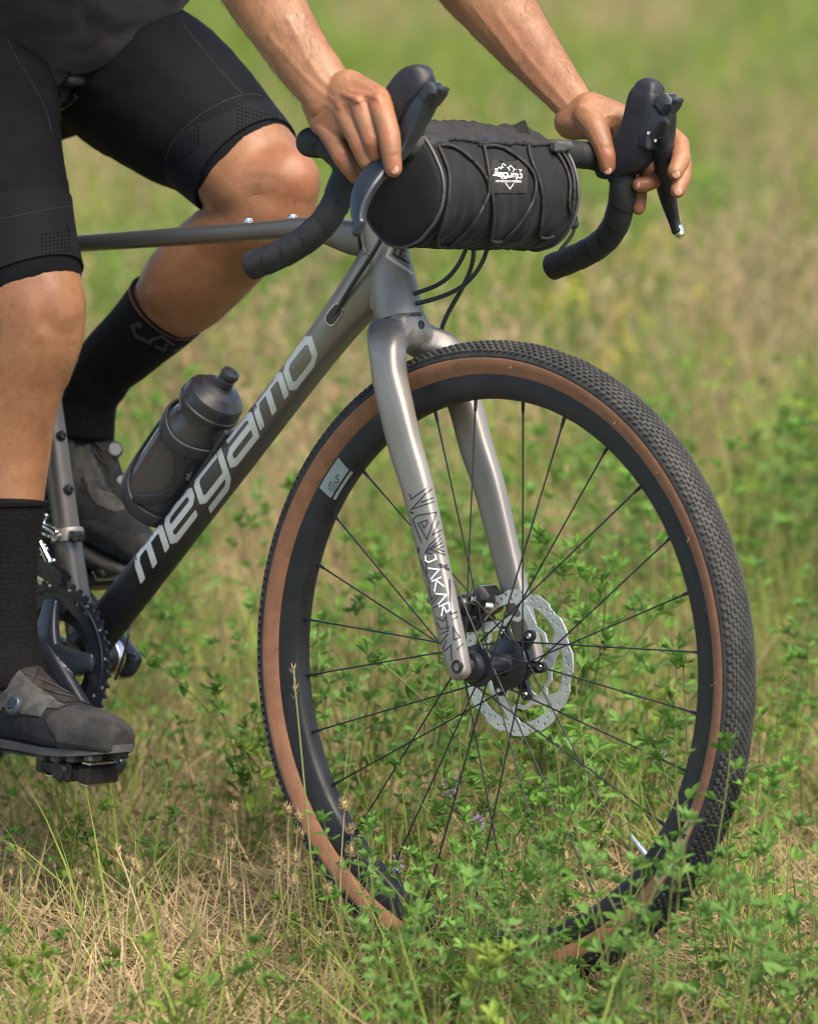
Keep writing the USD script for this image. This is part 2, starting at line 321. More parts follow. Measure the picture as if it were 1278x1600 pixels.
# ------------------------------------------------------------ the bicycle (x ahead, y left, z up, origin at the front tyre's contact)
HUB = np.array([0, 0, .352]); HA = math.radians(71.5)
STEER = np.array([-math.cos(HA), 0, math.sin(HA)]); FORE = np.array([math.sin(HA), 0, math.cos(HA)])
AX0 = HUB - .048 * FORE; RACE = AX0 + .3974 * STEER
BB = np.array([-.648, 0, .275]); SEAT = np.array([-math.cos(math.radians(74)), 0, math.sin(math.radians(74))])
REAR = np.array([-1.070, 0, .352]); CRANK = np.array([.1405, 0, -.1020])
bike = thing('bicycle', 'grey drop-bar gravel bicycle with tan-wall tyres standing in the field', 'bicycle')

# --- frame tubes
def tube_px(rows, n=30, up=(0, 0, 1), e=2.0, k=16):
    """rows: (u, v, half height m, half width m) on the frame's middle plane."""
    q = np.array([[*at(r[0], r[1], 0), r[2], r[3]] for r in rows]); s = spline(q, n)
    return sweep(s[:, :3], s[:, 3 - 0], s[:, 4], up=up, n=k, e=e)
dt_path = np.array([[*at(612, 405, 0), .040, .0235], [*at(588, 434, 0), .0335, .0235], [*at(545, 487, 0), .0252, .023], [*at(420, 650, 0), .0205, .0215], [*at(300, 804, 0), .0213, .022], [*at(172, 967, 0), .0225, .024], [*(BB + [-.004, 0, .006]), .0225, .026]])
s = spline(dt_path, 40); DT = sweep(s[:, :3], s[:, 3], s[:, 4], up=(-.7, 0, .7), n=28, e=2.35)
down_tube = obj('down_tube', DT, 'frame_fade', bike, smooth=60)
tt = np.array([[*at(578, 372, 0), .0205, .020], [*at(552, 370, 0), .0190, .019], [*at(500, 357, 0), .0138, .0185], [*at(430, 359, 0), .0112, .019], [*at(350, 364.5, 0), .0108, .0195], [*at(125, 380, 0), .0098, .0185], [-.792, 0, .752, .0105, .017]])
s = spline(tt, 40); TT = sweep(s[:, :3], s[:, 3], s[:, 4], up=(0, 0, 1), n=28, e=3.4)
top_tube = obj('top_tube', TT, 'top_tube_paint', bike, smooth=40)
for uv in ((388, 340), (457, 334)):
    p = at(uv[0], uv[1] + 6, 0); obj('boss_bolt', lathe_on([(0, .0022), (.0022, .0022), (.0026, .0042), (.0042, .0040), (.0052, .0022), (.0054, -.001), (.0054, -.008), (0, -.008)], p, (0, 0, 1), 24), 'steel', top_tube)
HT_TOP = RACE + .150 * STEER
HTM = lathe_on([(.0, .0015), (.0272, .0015), (.0276, .004), (.0276, .012), (.0266, .030), (.0243, .070), (.0238, .120), (.0248, .140), (.0250, .150), (0, .150)], RACE, STEER, 48)
head_tube = obj('head_tube', HTM, 'frame_paint', bike, smooth=30)
obj('headset_cover', lathe_on([(.0, .150), (.0255, .150), (.0245, .160), (.0175, .166), (.0175, .19), (0, .19)], RACE, STEER, 32), 'black_metal', head_tube)
obj('headset_seal', lathe_on([(.0, -.0015), (.0268, -.0015), (.0268, .0016), (0, .0016)], RACE, STEER, 40), 'cable_black', head_tube)
# weld beads: a row of overlapping ripples
def weld(path, r=.0042, pitch=.0026):
    d = np.r_[0, np.cumsum(np.linalg.norm(np.diff(path, axis=0), axis=1))]; m = int(d[-1] / pitch); out = []
    P_ = np.c_[[np.interp(np.linspace(0, d[-1], m), d, path[:, i]) for i in range(3)]].T; T_ = tangents(P_)
    base = trimesh.creation.icosphere(1, 1.0)
    for p, t in zip(P_, T_):
        dd, a, b = basis(t, (.2, -.9, .1)); M = np.eye(4); M[:3, 0], M[:3, 1], M[:3, 2], M[:3, 3] = dd * .0019, a * r, b * .0017, p
        c = base.copy(); c.apply_transform(M); out.append(c)
    return cat(out)
def seam_of(u0v0):
    d = np.array([eye_ray(u, v) for u, v in u0v0]); h = cast(cat(DT, HTM, TT), EYE, d); return h[np.isfinite(h).all(1)]
wp = seam_of([(582.5, y) if y > 410 else (582 - (410 - y) * .30, y) for y in np.linspace(396, 482, 30)])
obj('weld_bead', weld(wp), 'weld', head_tube, smooth=True)
wp = seam_of([(563 + (y - 345) * .16, y) for y in np.linspace(346, 394, 16)])
obj('weld_bead', weld(wp, .0034), 'weld', head_tube, smooth=True)
# lettering along the down tube
def stroke(pts, w, cap_='flat', join='round'):
    b = LineString(pts).buffer(w / 2, cap_style=cap_, join_style='mitre', mitre_limit=3)
    return b.buffer(-.05).buffer(.10, quad_segs=3).buffer(-.05, quad_segs=3)
LET = {'m': ([[(0, 0), (0, .72), (.12, 1), (.62, 1), (.72, .9), (.72, 0)], [(.6, 1), (1.3, 1), (1.45, .88), (1.45, 0)]], 1.45),
       'e': ([[(1.42, 0), (.22, 0), (.02, .14), (.02, .82), (.2, 1), (1.2, 1), (1.42, .86), (1.42, .62), (1.30, .5), (.1, .5)]], 1.42),
       'g': ([[(1.42, .06), (.22, .06), (.02, .2), (.02, .84), (.2, 1), (1.42, 1), (1.42, -.24), (1.25, -.42), (.2, -.42)]], 1.42),
       'a': ([[(.1, 1), (1.22, 1), (1.42, .84), (1.42, 0), (.22, 0), (.02, .12), (.02, .42), (.18, .55), (1.40, .55)]], 1.42),
       'o': ([[(.22, 0), (1.2, 0), (1.42, .18), (1.42, .82), (1.2, 1), (.22, 1), (0, .82), (0, .18), (.22, 0)]], 1.42)}
def word(text, adv=1.78, w=.275):
    out = []
    for i, c in enumerate(text):
        for pts in LET[c][0]: out.append(affinity.translate(stroke(pts, w), i * adv + .14, .1))
    return unary_union(out)
g = word('megamo')
g = affinity.affine_transform(g, [26.2, -12.0, -33.6, -37.0, 221.0, 917.0])
obj('lettering', print_on(DT, g), 'silver_print', down_tube, smooth=True)
hbg = unary_union([LineString([(612.5, 381), (604.5, 400), (645, 427)]).buffer(2.6, cap_style='flat', join_style='mitre')])
obj('head_badge', print_on(HTM, hbg, step=4), 'silver_print', head_tube, smooth=True)
hbg = unary_union([LineString([(619, 385), (614.5, 397), (640, 411)]).buffer(1.5, cap_style='flat', join_style='mitre'), LineString([(621, 386), (638, 393)]).buffer(1.4), LineString([(627, 392), (625, 400)]).buffer(1.2)])
obj('badge_line', print_on(HTM, hbg, step=4), 'black_print', head_tube, smooth=True)
# cable port and the hose that enters it
def onto(mesh, uv, lift=0.0):
    h = cast(mesh, EYE, np.array([eye_ray(*uv)]))[0]; return h - EA * lift
pc = onto(DT, (522.5, 491), .0005); pd = at(470, 580, 0) - at(520, 515, 0); pd = -pd / np.linalg.norm(pd)
def plate(c, d, nrm, L_, W_, T_):
    d, s_, u_ = basis(d, nrm); t = extrude(LineString([(-L_ / 2 + W_ / 2, 0), (L_ / 2 - W_ / 2, 0)]).buffer(W_ / 2), T_)
    M = np.eye(4); M[:3, 0], M[:3, 1], M[:3, 2], M[:3, 3] = d, np.cross(u_, d), u_, c; t.apply_transform(M); return t
nrm = -EA - pd * np.dot(-EA, pd) + np.array([-.25, 0, .3])
obj('cable_port', plate(pc, pd, nrm, .030, .0165, .0022), 'steel', down_tube)
obj('cable_port', plate(pc - EA * .0006, pd, nrm, .0265, .0130, .0030), 'cable_black', down_tube)
# seat tube, stays, seat post, saddle
ST = sweep(np.linspace(BB + SEAT * .0, BB + SEAT * .53, 8), [.0180, .0172, .0162, .0158, .0158, .016, .016, .0165], n=24)
seat_tube = obj('seat_tube', ST, 'stay_paint', bike, smooth=60)
for uv in ((95, 681), (106.5, 765)):
    h = onto(ST, uv); d = h - (BB + SEAT * np.dot(h - BB, SEAT)); d /= np.linalg.norm(d)
    d = d + np.array([.35, 0, 0]); d /= np.linalg.norm(d)
    obj('boss_bolt', lathe_on([(0, .0035), (.0022, .0035), (.0024, .0055), (.0042, .0052), (.0052, .002), (.0064, .001), (.0064, -.003), (0, -.003)], h + d * .001, d, 16), 'black_metal', seat_tube)
fd = BB + SEAT * np.dot(at(101, 838, 0) - BB, SEAT)
clamp = obj('derailleur_clamp', lathe_on([(.0160, -.0075), (.0196, -.0075), (.0202, -.005), (.0202, .005), (.0196, .0075), (.0160, .0075)], fd, SEAT, 32), 'frame_paint', seat_tube)
obj('clamp_ear', rbox((.014, .018, .0125), .003, fd + np.array([.0225, -.006, .002])), 'black_metal', clamp)
h = fd + np.array([.006, -.0235, .0]); obj('clamp_bolt', lathe_on([(0, .001), (.0020, .001), (.0024, .004), (.0048, .004), (.0056, .001), (.0056, -.004), (0, -.004)], h, (.25, -1, .1), 16), 'steel', clamp)
bbs = obj('bottom_bracket_shell', lathe([(0, -.036), (.0205, -.036), (.0215, -.034), (.0215, .034), (.0205, .036), (0, .036)], 40, 'y', BB), 'black_metal', bike)
for s_ in (-1, 1):
    obj('chain_stay', sweep(spline([BB + [-.015, s_ * .022, 0], BB + [-.11, s_ * .036, .008], BB + [-.25, s_ * .058, .04], REAR + [.012, s_ * .066, 0]], 16), np.linspace(.0125, .0085, 16), np.linspace(.010, .0075, 16), up=(0, 0, 1)), 'stay_paint', bike, smooth=60)
    obj('seat_stay', sweep(spline([BB + SEAT * .44 + [-.006, s_ * .012, 0], BB + SEAT * .40 + [-.05, s_ * .034, 0], (BB + SEAT * .4 + REAR) / 2 + [-.01, s_ * .058, 0], REAR + [.0, s_ * .067, .01]], 16), .0078), 'frame_paint', bike, smooth=60)
    obj('dropout', rbox((.045, .008, .05), .004, REAR + [0, s_ * .069, 0]), 'frame_paint', bike)
obj('seat_post', rod(BB + SEAT * .5, BB + SEAT * .665, .0136), 'black_metal', bike, smooth=60)
SADP = BB + SEAT * .70
sd = np.array([[-.145, .068, .022], [-.12, .074, .026], [-.05, .062, .025], [.03, .030, .018], [.10, .019, .010], [.128, .016, .0065]])
s = spline(np.c_[SADP[0] + sd[:, 0], 0 * sd[:, 0], SADP[2] + np.array([.012, .012, .004, .004, .006, .006]), sd[:, 1:]], 18)
saddle = obj('saddle', sweep(s[:, :3], s[:, 4], s[:, 3], up=(0, 0, 1), n=24, e=2.6, round_ends=True), 'bar_tape', bike, smooth=True)
for s_ in (-1, 1):
    obj('rail', wire([SADP + [-.11, s_ * .03, -.01], SADP + [-.07, s_ * .022, -.035], SADP + [.0, s_ * .022, -.037], SADP + [.085, s_ * .018, -.026], SADP + [.118, s_ * .010, -.012]], .0036), 'black_metal', saddle)

# --- fork
leg_px = [(605.5, 548, .0192, .0160), (608.5, 585, .0185, .0150), (619, 636, .0195, .0132), (633, 697, .0198, .0115), (648, 746, .0190, .0110), (664.5, 812, .0180, .0104), (682.5, 893, .0165, .0098), (699.5, 966, .0152, .0092), (714, 1030, .0140, .0088), (719.5, 1052, .0118, .0086)]
ys = [-.0460, -.0520, -.0560, -.0570, -.0575, -.0580, -.0588, -.0595, -.0600, -.0600]
rows = [[*(RACE - STEER * .006 + [0, -.006, 0]), .0250, .0215], [*(RACE - STEER * .022 + [.001, -.026, 0]), .0225, .0180]] + [[*at(u, v, y_), a, b] for (u, v, a, b), y_ in zip(leg_px, ys)]
s = spline(rows, 64); LEGR = sweep(s[:, :3], s[:, 3], s[:, 4], up=(1, 0, 0), n=28, e=3.4, round_ends=True)
def mirror(t):
    t = t.copy(); t.vertices[:, 1] *= -1; t.invert(); return t
crown = lathe_on([(0, -.0014), (.0268, -.0014), (.0272, -.006), (.0262, -.020), (.0225, -.030), (.016, -.035), (0, -.036)], RACE, STEER, 48)
kR = RACE - STEER * .030 + np.array([.001, -.0335, 0]); disc = np.array([RACE - STEER * .0016 + .0266 * (math.cos(a) * FORE + math.sin(a) * np.array([0, 1.0, 0])) for a in np.linspace(0, 2 * np.pi, 40, endpoint=False)])
shl = lambda s_: m3.Manifold.batch_hull([m3.Manifold.hull_points(np.vstack([disc, disc - STEER * .010]).astype(np.float32)), ball(kR * [1, -s_, 1], .0185, 24), ball((kR + [.004, -.004, .0]) * [1, -s_, 1], .0170, 24)])
FORK = melt(solid(LEGR, mirror(LEGR), crown) + shl(-1) + shl(1), .0045, 10)
fork = obj('fork', FORK, 'frame_paint', bike, smooth=32)
pb = onto(FORK, (658, 507)); obj('crown_hole', lathe_on([(0, .0006), (.0028, .0006), (.0030, .0012), (.0046, .0012), (.0050, .0002), (.0050, -.004), (0, -.004)], pb, FORE - STEER * .1, 20), 'black_metal', fork)
pa = onto(FORK, (713.5, 1042)); obj('thru_axle', lathe_on([(0, -.004), (.0042, -.004), (.0046, .0008), (.0068, .0008), (.0074, .0001), (.0074, -.004), (0, -.005)], pa + [0, -.0005, 0], (0, -1, 0), 24), 'black_metal', fork)
# black line drawing and the model name on the right leg
def dl(*pts, w=1.7): return LineString(pts).buffer(w / 2, cap_style='flat', join_style='mitre')
def k2(*pts, **k): return dl(*[(620 + x / 4.85, 740 + y / 4.85) for x, y in pts], **k)
art = [k2((95, 150), (110, 195), (145, 165), (235, 103)), k2((270, 115), (215, 155), (110, 270), (180, 245), (285, 212)), k2((180, 217), (278, 182)), k2((100, 290), (128, 300), w=3),
       k2((187, 525), (120, 350), (150, 318), (302, 292), (228, 500), (160, 378), (225, 352), (232, 375), (205, 412), (190, 380)), k2((322, 358), (272, 465), (345, 425)), k2((340, 490), (215, 600), (268, 607)), k2((215, 600), (250, 540), (330, 462)),
       k2((350, 520), (255, 575), (372, 618)), k2((360, 548), (312, 572), (365, 592)), k2((320, 685), (400, 730), w=4), k2((390, 690), (325, 715), w=2.5), k2((400, 800), (408, 1065), (460, 1048), w=2.4), k2((418, 1108), (462, 1085)),
       k2((425, 1165), (432, 1262), (478, 1240), (425, 1165)), k2((455, 1335), (505, 1288)), k2((330, 1290), (385, 1215)), k2((350, 1330), (375, 1262)), k2((355, 1350), (410, 1300), (415, 1420)), k2((180, 655), (250, 845)), k2((215, 650), (230, 760)),
       k2((240, 850), (262, 960), (300, 900)), k2((265, 990), (310, 930)), k2((275, 1020), (330, 985), (360, 1060)), k2((300, 1090), (350, 1120), (372, 1080), (385, 1190)), k2((305, 1130), (330, 1180), (400, 1160)), k2((330, 1215), (395, 1190)), k2((160, 560), (165, 600), w=3)]
obj('line_decal', print_on(FORK, unary_union(art), lift=.0005, step=3), 'black_print', fork, smooth=True)
JK = [(0, [(.25, 1), (.62, 1), (.62, .25), (.40, .02), (.05, .12)]), (1, [(0, 0), (.45, 1), (.88, 0)]), (2, [(.05, 0), (.05, 1)]), (2, [(.80, 1), (.12, .48), (.85, 0)]), (3, [(0, 0), (.45, 1), (.88, 0)]), (4, [(.05, 0), (.05, 1), (.62, .92), (.66, .55), (.12, .42), (.80, 0)])]
nm = [LineString([(662.5 + 5.8 * (o_ + x) * .98 + 15.5 * y, 868 + 20.2 * (o_ + x) * .98 - 6.8 * y) for x, y in pts]).buffer(1.25, cap_style='flat', join_style='mitre') for o_, pts in JK]
obj('name_decal', print_on(FORK, unary_union(nm), lift=.0009, step=3), 'white_print', fork, smooth=True)

# --- wheels
def wheel(parent, c, tread=True, rotor=True, phase=100.0, spoke_mat='black_metal'):
    a = np.radians(np.linspace(-53, 4, 10)); lo = np.where(a < 0, .0230, .0185)
    side = np.c_[.3325 + lo * np.sin(a), .0225 * np.cos(a)]
    for s_ in (-1, 1):
        p = side * [1, s_]; p2 = np.r_[p, (p - [0, s_ * .0012])[::-1]]
        obj('tan_sidewall', lathe(p2 if s_ < 0 else p2[::-1], 140, 'y', c, close=True), 'tan_rubber', parent, smooth=True)
    b = np.radians(np.linspace(3, 177, 24)); cas = np.c_[.3325 + .0176 * np.sin(b), .0226 * np.cos(b)]
    cas2 = np.c_[.3325 + .0150 * np.sin(b), .0205 * np.cos(b)][::-1]
    obj('tyre', lathe(np.r_[cas, cas2], 140, 'y', c, close=True), 'tyre_rubber', parent, smooth=True)
    if tread:
        out = []
        rowsk = [(d_, .0062 if abs(d_ - 90) > 30 else .0054, .0046 if abs(d_ - 90) > 55 else .0031, (k_ % 2) * .5) for k_, d_ in enumerate((30, 42, 53, 64, 75, 85, 95, 105, 116, 127, 138, 150))]
        for deg, l_, w_, off in rowsk:
            q = math.radians(deg); n_ = 236
            base = rbox((l_, w_, .0030), .0005).vertices; fb = rbox((l_, w_, .0030), .0005).faces
            base = np.array([[x * (1 if z < 0 else .86), y_ * (1 if z < 0 else .82), z] for x, y_, z in base])
            for k in range(n_):
                th = (k + off) / n_ * 2 * np.pi; rr = .3325 + .0176 * math.sin(q); nr, ny = math.sin(q) / .0176, math.cos(q) / .0226; ln = math.hypot(nr, ny); nr, ny = nr / ln, ny / ln
                er = np.array([math.cos(th), 0, math.sin(th)]); et = np.array([-math.sin(th), 0, math.cos(th)]); ey = np.array([0, 1.0, 0])
                N = er * nr + ey * ny; S = np.cross(N, et); o = c + er * rr + ey * .0226 * math.cos(q) + N * .0004
                tw = .35 if abs(deg - 90) > 50 else 0.0; et2 = et * math.cos(tw) + S * math.sin(tw); S2 = np.cross(N, et2)
                out.append(base[:, :1] * et2 + base[:, 1:2] * S2 + base[:, 2:3] * N + o)
        v = np.vstack(out); nb = len(base); f = np.vstack([fb + i * nb for i in range(len(out))])
        obj('tread_knobs', trimesh.Trimesh(v, f, process=False), 'knob_rubber', parent, smooth=False, kind='stuff')
    rp = [(.3150, -.0146), (.3125, -.0153), (.306, -.0150), (.298, -.0142), (.2925, -.0122), (.2895, -.0085), (.2882, -.003), (.2882, .003), (.2895, .0085), (.2925, .0122), (.298, .0142), (.306, .0150), (.3125, .0153), (.3150, .0146), (.3135, .012), (.3135, -.012)]
    rim = obj('rim', lathe(rp, 140, 'y', c, close=True), 'rim_black', parent, smooth=40)
    hubp = [(0, -.050), (.0075, -.050), (.0095, -.0495), (.0105, -.046), (.0155, -.0445), (.0170, -.040), (.0170, -.036), (.0130, -.0345), (.0130, -.0325), (.0225, -.0315), (.0232, -.030), (.0232, -.0285), (.0150, -.027), (.0120, -.020), (.0118, .006), (.0135, .011), (.0170, .0130), (.0250, .0150), (.0285, .0165), (.0290, .018), (.0285, .0195), (.0200, .021), (.0190, .030), (.0190, .0385), (.0145, .040), (.0125, .046), (.0095, .0495), (.0075, .050), (0, .050)]
    hub = obj('hub', lathe(hubp, 40, 'y', c), 'gloss_black', parent, smooth=35)
    for i in range(28):
        th = math.radians(phase + i * 360 / 28); s_ = -1 if i % 2 == 0 else 1; r_ = .0206 if s_ < 0 else .0265; yy = -.030 if s_ < 0 else .018
        lead = 1 if (i // 2) % 2 == 0 else -1; ph = th + lead * math.radians(62)
        A = c + np.array([r_ * math.cos(ph), yy + lead * .0016, r_ * math.sin(ph)]); B = c + np.array([.2888 * math.cos(th), s_ * .0022, .2872 * math.sin(th)])
        D = (A - B) / np.linalg.norm(A - B); L = np.linalg.norm(A - B)
        pr = [(0, -.001), (.0021, -.001), (.0021, .0045), (.0017, .0105), (.00115, .0125), (.00098, .05), (.00092, .06), (.00092, L - .05), (.00105, L - .03), (.00105, L - .002), (0, L)]
        obj('spoke', lathe_on(pr, B, D, 8), spoke_mat, parent, smooth=50)
    return rim, hub
fw = group_part('front_wheel', bike)
rim, hub = wheel(fw, HUB, phase=100.0)
# disc rotor: toothed outer ring, six swept arms, bolted carrier
def rotor(parent, c):
    outer = []
    for k in range(144):
        th = k / 144 * 2 * np.pi; ph = (k % 12) / 12
        r_ = .0800 if ph < .55 else .0800 - .0026 * min(1, (ph - .5) * 6)
        outer.append((r_ * math.cos(th), r_ * math.sin(th)))
    ring = Polygon(outer).difference(Point(0, 0).buffer(.0655, 64))
    for k in range(60):
        th = k / 60 * 2 * np.pi; r_ = [.0755, .0726, .0697][k % 3]
        ring = ring.difference(Point(r_ * math.cos(th), r_ * math.sin(th)).buffer(.0020, 8))
    arms = []
    for k in range(6):
        a0 = k * np.pi / 3
        P2 = lambda r_, d: (r_ * math.cos(a0 + math.radians(d)), r_ * math.sin(a0 + math.radians(d)))
        arms.append(LineString([P2(.068, 34), P2(.056, 22), P2(.047, 8), P2(.036, 0)]).buffer(.0054, join_style='mitre'))
        arms.append(LineString([P2(.047, 8), P2(.050, -14), P2(.047, -26), P2(.056, -38)]).buffer(.0022, join_style='mitre'))
    t = to_xz(extrude(unary_union([ring] + arms), .0019), c)
    r_ = obj('disc_rotor', t, 'rotor_steel', parent, smooth=False)
    star = [Point(0, 0).buffer(.0235, 32)] + [LineString([(0, 0), (.0375 * math.cos(k * np.pi / 3), .0375 * math.sin(k * np.pi / 3))]).buffer(.0062) for k in range(6)]
    ca = obj('rotor_carrier', to_xz(extrude(unary_union(star), .0052), c - np.array([0, .0034, 0])), 'gloss_black', r_)
    for k in range(6):
        p = c + np.array([.037 * math.cos(k * np.pi / 3), -.0060, .037 * math.sin(k * np.pi / 3)]); obj('rotor_bolt', lathe_on([(0, .0012), (.0026, .0018), (.0034, .0010), (.0038, -.001), (0, -.001)], p, (0, -1, 0), 12), 'steel', r_)
rotor(fw, HUB + [0, .0365, 0])
# valve, rim sticker, label on the tyre, moulding hairs
va = at(990, 1312, 0) - HUB; va[1] = 0; va /= np.linalg.norm(va)
valve = obj('valve', lathe_on([(0, .256), (.0018, .256), (.0022, .2565), (.0022, .258), (.0030, .259), (.0030, .276), (.0034, .277), (.0034, .288), (0, .288)], HUB, va, 14), 'steel', fw)
def on_side(a0, a1, r0, r1, lift, tyre, n=14):
    """A patch on the wheel's right flank between two angles and two radii."""
    if tyre:
        rr = np.linspace(r0, r1, 6); sa = (rr - .3325) / np.where(rr < .3325, .0230, .0185); prof = np.c_[rr, -.0225 * np.sqrt(1 - sa ** 2) - lift]
    else:
        rr = np.array([r0, .294, .297, .306, r1]); prof = np.c_[rr, np.interp(rr, [.2895, .2925, .298, .306, .3125], [-.0085, -.0122, -.0142, -.0150, -.0153]) - lift]
    return lathe(prof[::-1], n, 'y', HUB, math.radians(a0), math.radians(a1))
def ang(u, v, y=-.015):
    d = at(u, v, y) - HUB; return math.degrees(math.atan2(d[2], d[0]))
sa0, sa1 = ang(541, 731), ang(512, 775)
RIMM = lathe([(.3125, -.0153), (.306, -.0150), (.297, -.0142), (.291, -.0122), (.2878, -.0085)][::-1], 140, 'y', HUB)
st = obj('rim_sticker', on_side(sa0, sa1, .2890, .3122, .0004, False), 'sticker', rim, smooth=True)
tx = [k_ for k_ in (dl((531, 744), (526, 742), (524.5, 747), (529, 749.5), (528, 754.5), (522.5, 752.5), w=1.4), dl((526.5, 757), (521, 769), w=1.0), dl((523.5, 753), (517, 768), w=.9), dl((519.5, 751), (513.5, 766), w=.9), dl((516.5, 752), (513, 760), w=1.1))]
obj('sticker_print', print_on(on_side(sa0 - 1, sa1 + 1, .2890, .3122, .0006, False, 40), unary_union(tx), lift=.0004, step=2), 'black_print', rim, smooth=True)
la0, la1 = ang(1022, 1375, -.02), ang(1083, 1272, -.02)
tl = obj('tyre_label', on_side(la0, la1, .3185, .3315, .0004, True), 'tan_print', fw, smooth=True)
for f0, f1 in ((.08, .14), (.21, .28), (.36, .43), (.49, .56), (.63, .70)):
    o = on_side(la0 + (la1 - la0) * f0, la0 + (la1 - la0) * f1, .3215, .3285, .0008, True, 4)
    v = np.array(o.vertices); w_ = np.linalg.norm((v - HUB)[:, [0, 2]], axis=1); sh = (w_ - .3215) / .007 * math.radians(1.0); d = v - HUB
    v = HUB + np.c_[d[:, 0] * np.cos(sh) - d[:, 2] * np.sin(sh), d[:, 1], d[:, 0] * np.sin(sh) + d[:, 2] * np.cos(sh)]
    obj('label_bar', trimesh.Trimesh(v, o.faces, process=False), 'black_print', tl, smooth=True)
mk = []
for f_ in np.linspace(.82, .90, 8): mk.append(on_side(la0 + (la1 - la0) * f_, la0 + (la1 - la0) * (f_ + .004), .3225 + .002 * (int(f_ * 100) % 3), .3285, .0008, True, 3))
mk.append(on_side(la0 + (la1 - la0) * .955, la0 + (la1 - la0) * .967, .3200, .3300, .0008, True, 3))
obj('label_mark', cat(mk), 'black_print', tl, smooth=True)
hairs = []
for k in range(26):
    th = math.radians(k * 13.85 + 4); e_ = np.array([math.cos(th), 0, math.sin(th)]); t_ = np.array([-math.sin(th), 0, math.cos(th)])
    for r_ in (.3152, .3262):
        if rng.random() < .3: continue
        p = HUB + e_ * (r_ + rng.normal(0, .0008)) + [0, -.0155 if r_ < .32 else -.0221, 0]; q = p + e_ * rng.normal(.0005, .002) + t_ * rng.normal(0, .0025) + [0, -.0042, 0]
        hairs.append(rod(p, q, .0005, .0003, 5))
obj('moulding_hairs', cat(hairs), 'tan_rubber', fw, kind='stuff')
rw = group_part('rear_wheel', bike); wheel(rw, REAR, phase=3.0)

# --- front brake calliper on the left leg
cc = HUB + np.array([-.062, .038, .052])
R_ = np.array([[.62, 0, .78], [0, 1, 0], [-.78, 0, .62]])
CALM = V(solid(rbox((.058, .036, .028), .007, cc, R_), rbox((.024, .040, .036), .006, cc + np.array([-.008, .0, -.008]), R_), bones([(cc + [-.006, -.021, .004], .0125), (cc + [-.006, .03, .004], .0125)])))
cal = obj('brake_calliper', CALM, 'black_metal', bike)
for uv_ in ((739, 938), (762, 948)):
    h = onto(CALM, uv_)
    if np.isfinite(h).all(): obj('calliper_bolt', lathe_on([(0, .001), (.0024, .001), (.0026, .005), (.0050, .005), (.0058, .003), (.0058, -.004), (0, -.004)], h, (-.3, -.85, .25), 14), 'chrome', cal)

# --- crankset
cs = group_part('crankset', bike)
def chainring(nteeth, y, r_in, name):
    r_ = nteeth * .0127 / (2 * np.pi); out = []
    for k in range(nteeth):
        for f_, dr in ((0, -.0026), (.18, -.0020), (.36, .0030), (.62, .0030), (.82, -.0020)):
            th = (k + f_) / nteeth * 2 * np.pi; out.append(((r_ + dr) * math.cos(th), (r_ + dr) * math.sin(th)))
    ring = Polygon(out).difference(Point(0, 0).buffer(r_in, 48))
    return r_, ring
r46, ring = chainring(46, -.047, .0645, 'c')
webs = []
for d_ in (95, 5, 185, 275):
    th = math.radians(d_); webs.append(Polygon([(.058 * math.cos(th - .30), .058 * math.sin(th - .30)), (.074 * math.cos(th - .42), .074 * math.sin(th - .42)), (.074 * math.cos(th + .42), .074 * math.sin(th + .42)), (.058 * math.cos(th + .30), .058 * math.sin(th + .30))]))
ring = unary_union([ring] + webs)
for d0_ in (28, 118, 208, 298):
    for r_, w_, a0_, a1_ in ((.0790, .0016, 6, 26),): ring = ring.difference(LineString([(r_ * math.cos(math.radians(d0_ + q)), r_ * math.sin(math.radians(d0_ + q))) for q in np.linspace(a0_, a1_, 9)]).buffer(w_))
for d_ in np.arange(20, 380, 45): ring = ring.difference(Point(.0775 * math.cos(math.radians(d_)), .0775 * math.sin(math.radians(d_))).buffer(.0030, 8))
cr = obj('chainring', to_xz(extrude(ring, .0034), BB + [0, -.047, 0]), 'gloss_black', cs, smooth=False)
obj('ring_bevel', lathe([(.0815, -.0488), (.0848, -.0488), (.0852, -.0494), (.0840, -.0506), (.0822, -.0506), (.0815, -.0498)], 80, 'y', BB, close=True), 'gloss_black', cr)
for d_ in np.arange(8, 368, 22.5):
    p = BB + np.array([.0875 * math.cos(math.radians(d_)), -.0490, .0875 * math.sin(math.radians(d_))]); obj('shift_pin', lathe_on([(0, .0016), (.0018, .0014), (.0022, 0), (0, 0)], p, (0, -1, 0), 8), 'steel', cr)
for d_ in (60, 40, -50, -70, 130, 215):
    p = BB + np.array([.0655 * math.cos(math.radians(d_)), -.049, .0655 * math.sin(math.radians(d_))])
r30, ring2 = chainring(30, -.039, .046, 'c'); obj('inner_chainring', to_xz(extrude(ring2, .003), BB + [0, -.0385, 0]), 'black_metal', cs, smooth=False)
def arm_loft(rows, e=3.0): 
    s = spline(rows, 24); return sweep(s[:, :3], s[:, 3], s[:, 4], up=(0, -1, 0), n=20, e=e, round_ends=True)
cd = CRANK / np.linalg.norm(CRANK)
spd = []
for d_ in (95, 5, 185, 275):
    e_ = np.array([math.cos(math.radians(d_)), 0, math.sin(math.radians(d_))])
    spd.append(arm_loft([[*(BB + e_ * .004 + [0, -.0610, 0]), .0090, .0270], [*(BB + e_ * .030 + [0, -.0595, 0]), .0085, .0190], [*(BB + e_ * .052 + [0, -.0555, 0]), .0068, .0135], [*(BB + e_ * .0690 + [0, -.0520, 0]), .0045, .0110]]))
RP = BB + CRANK
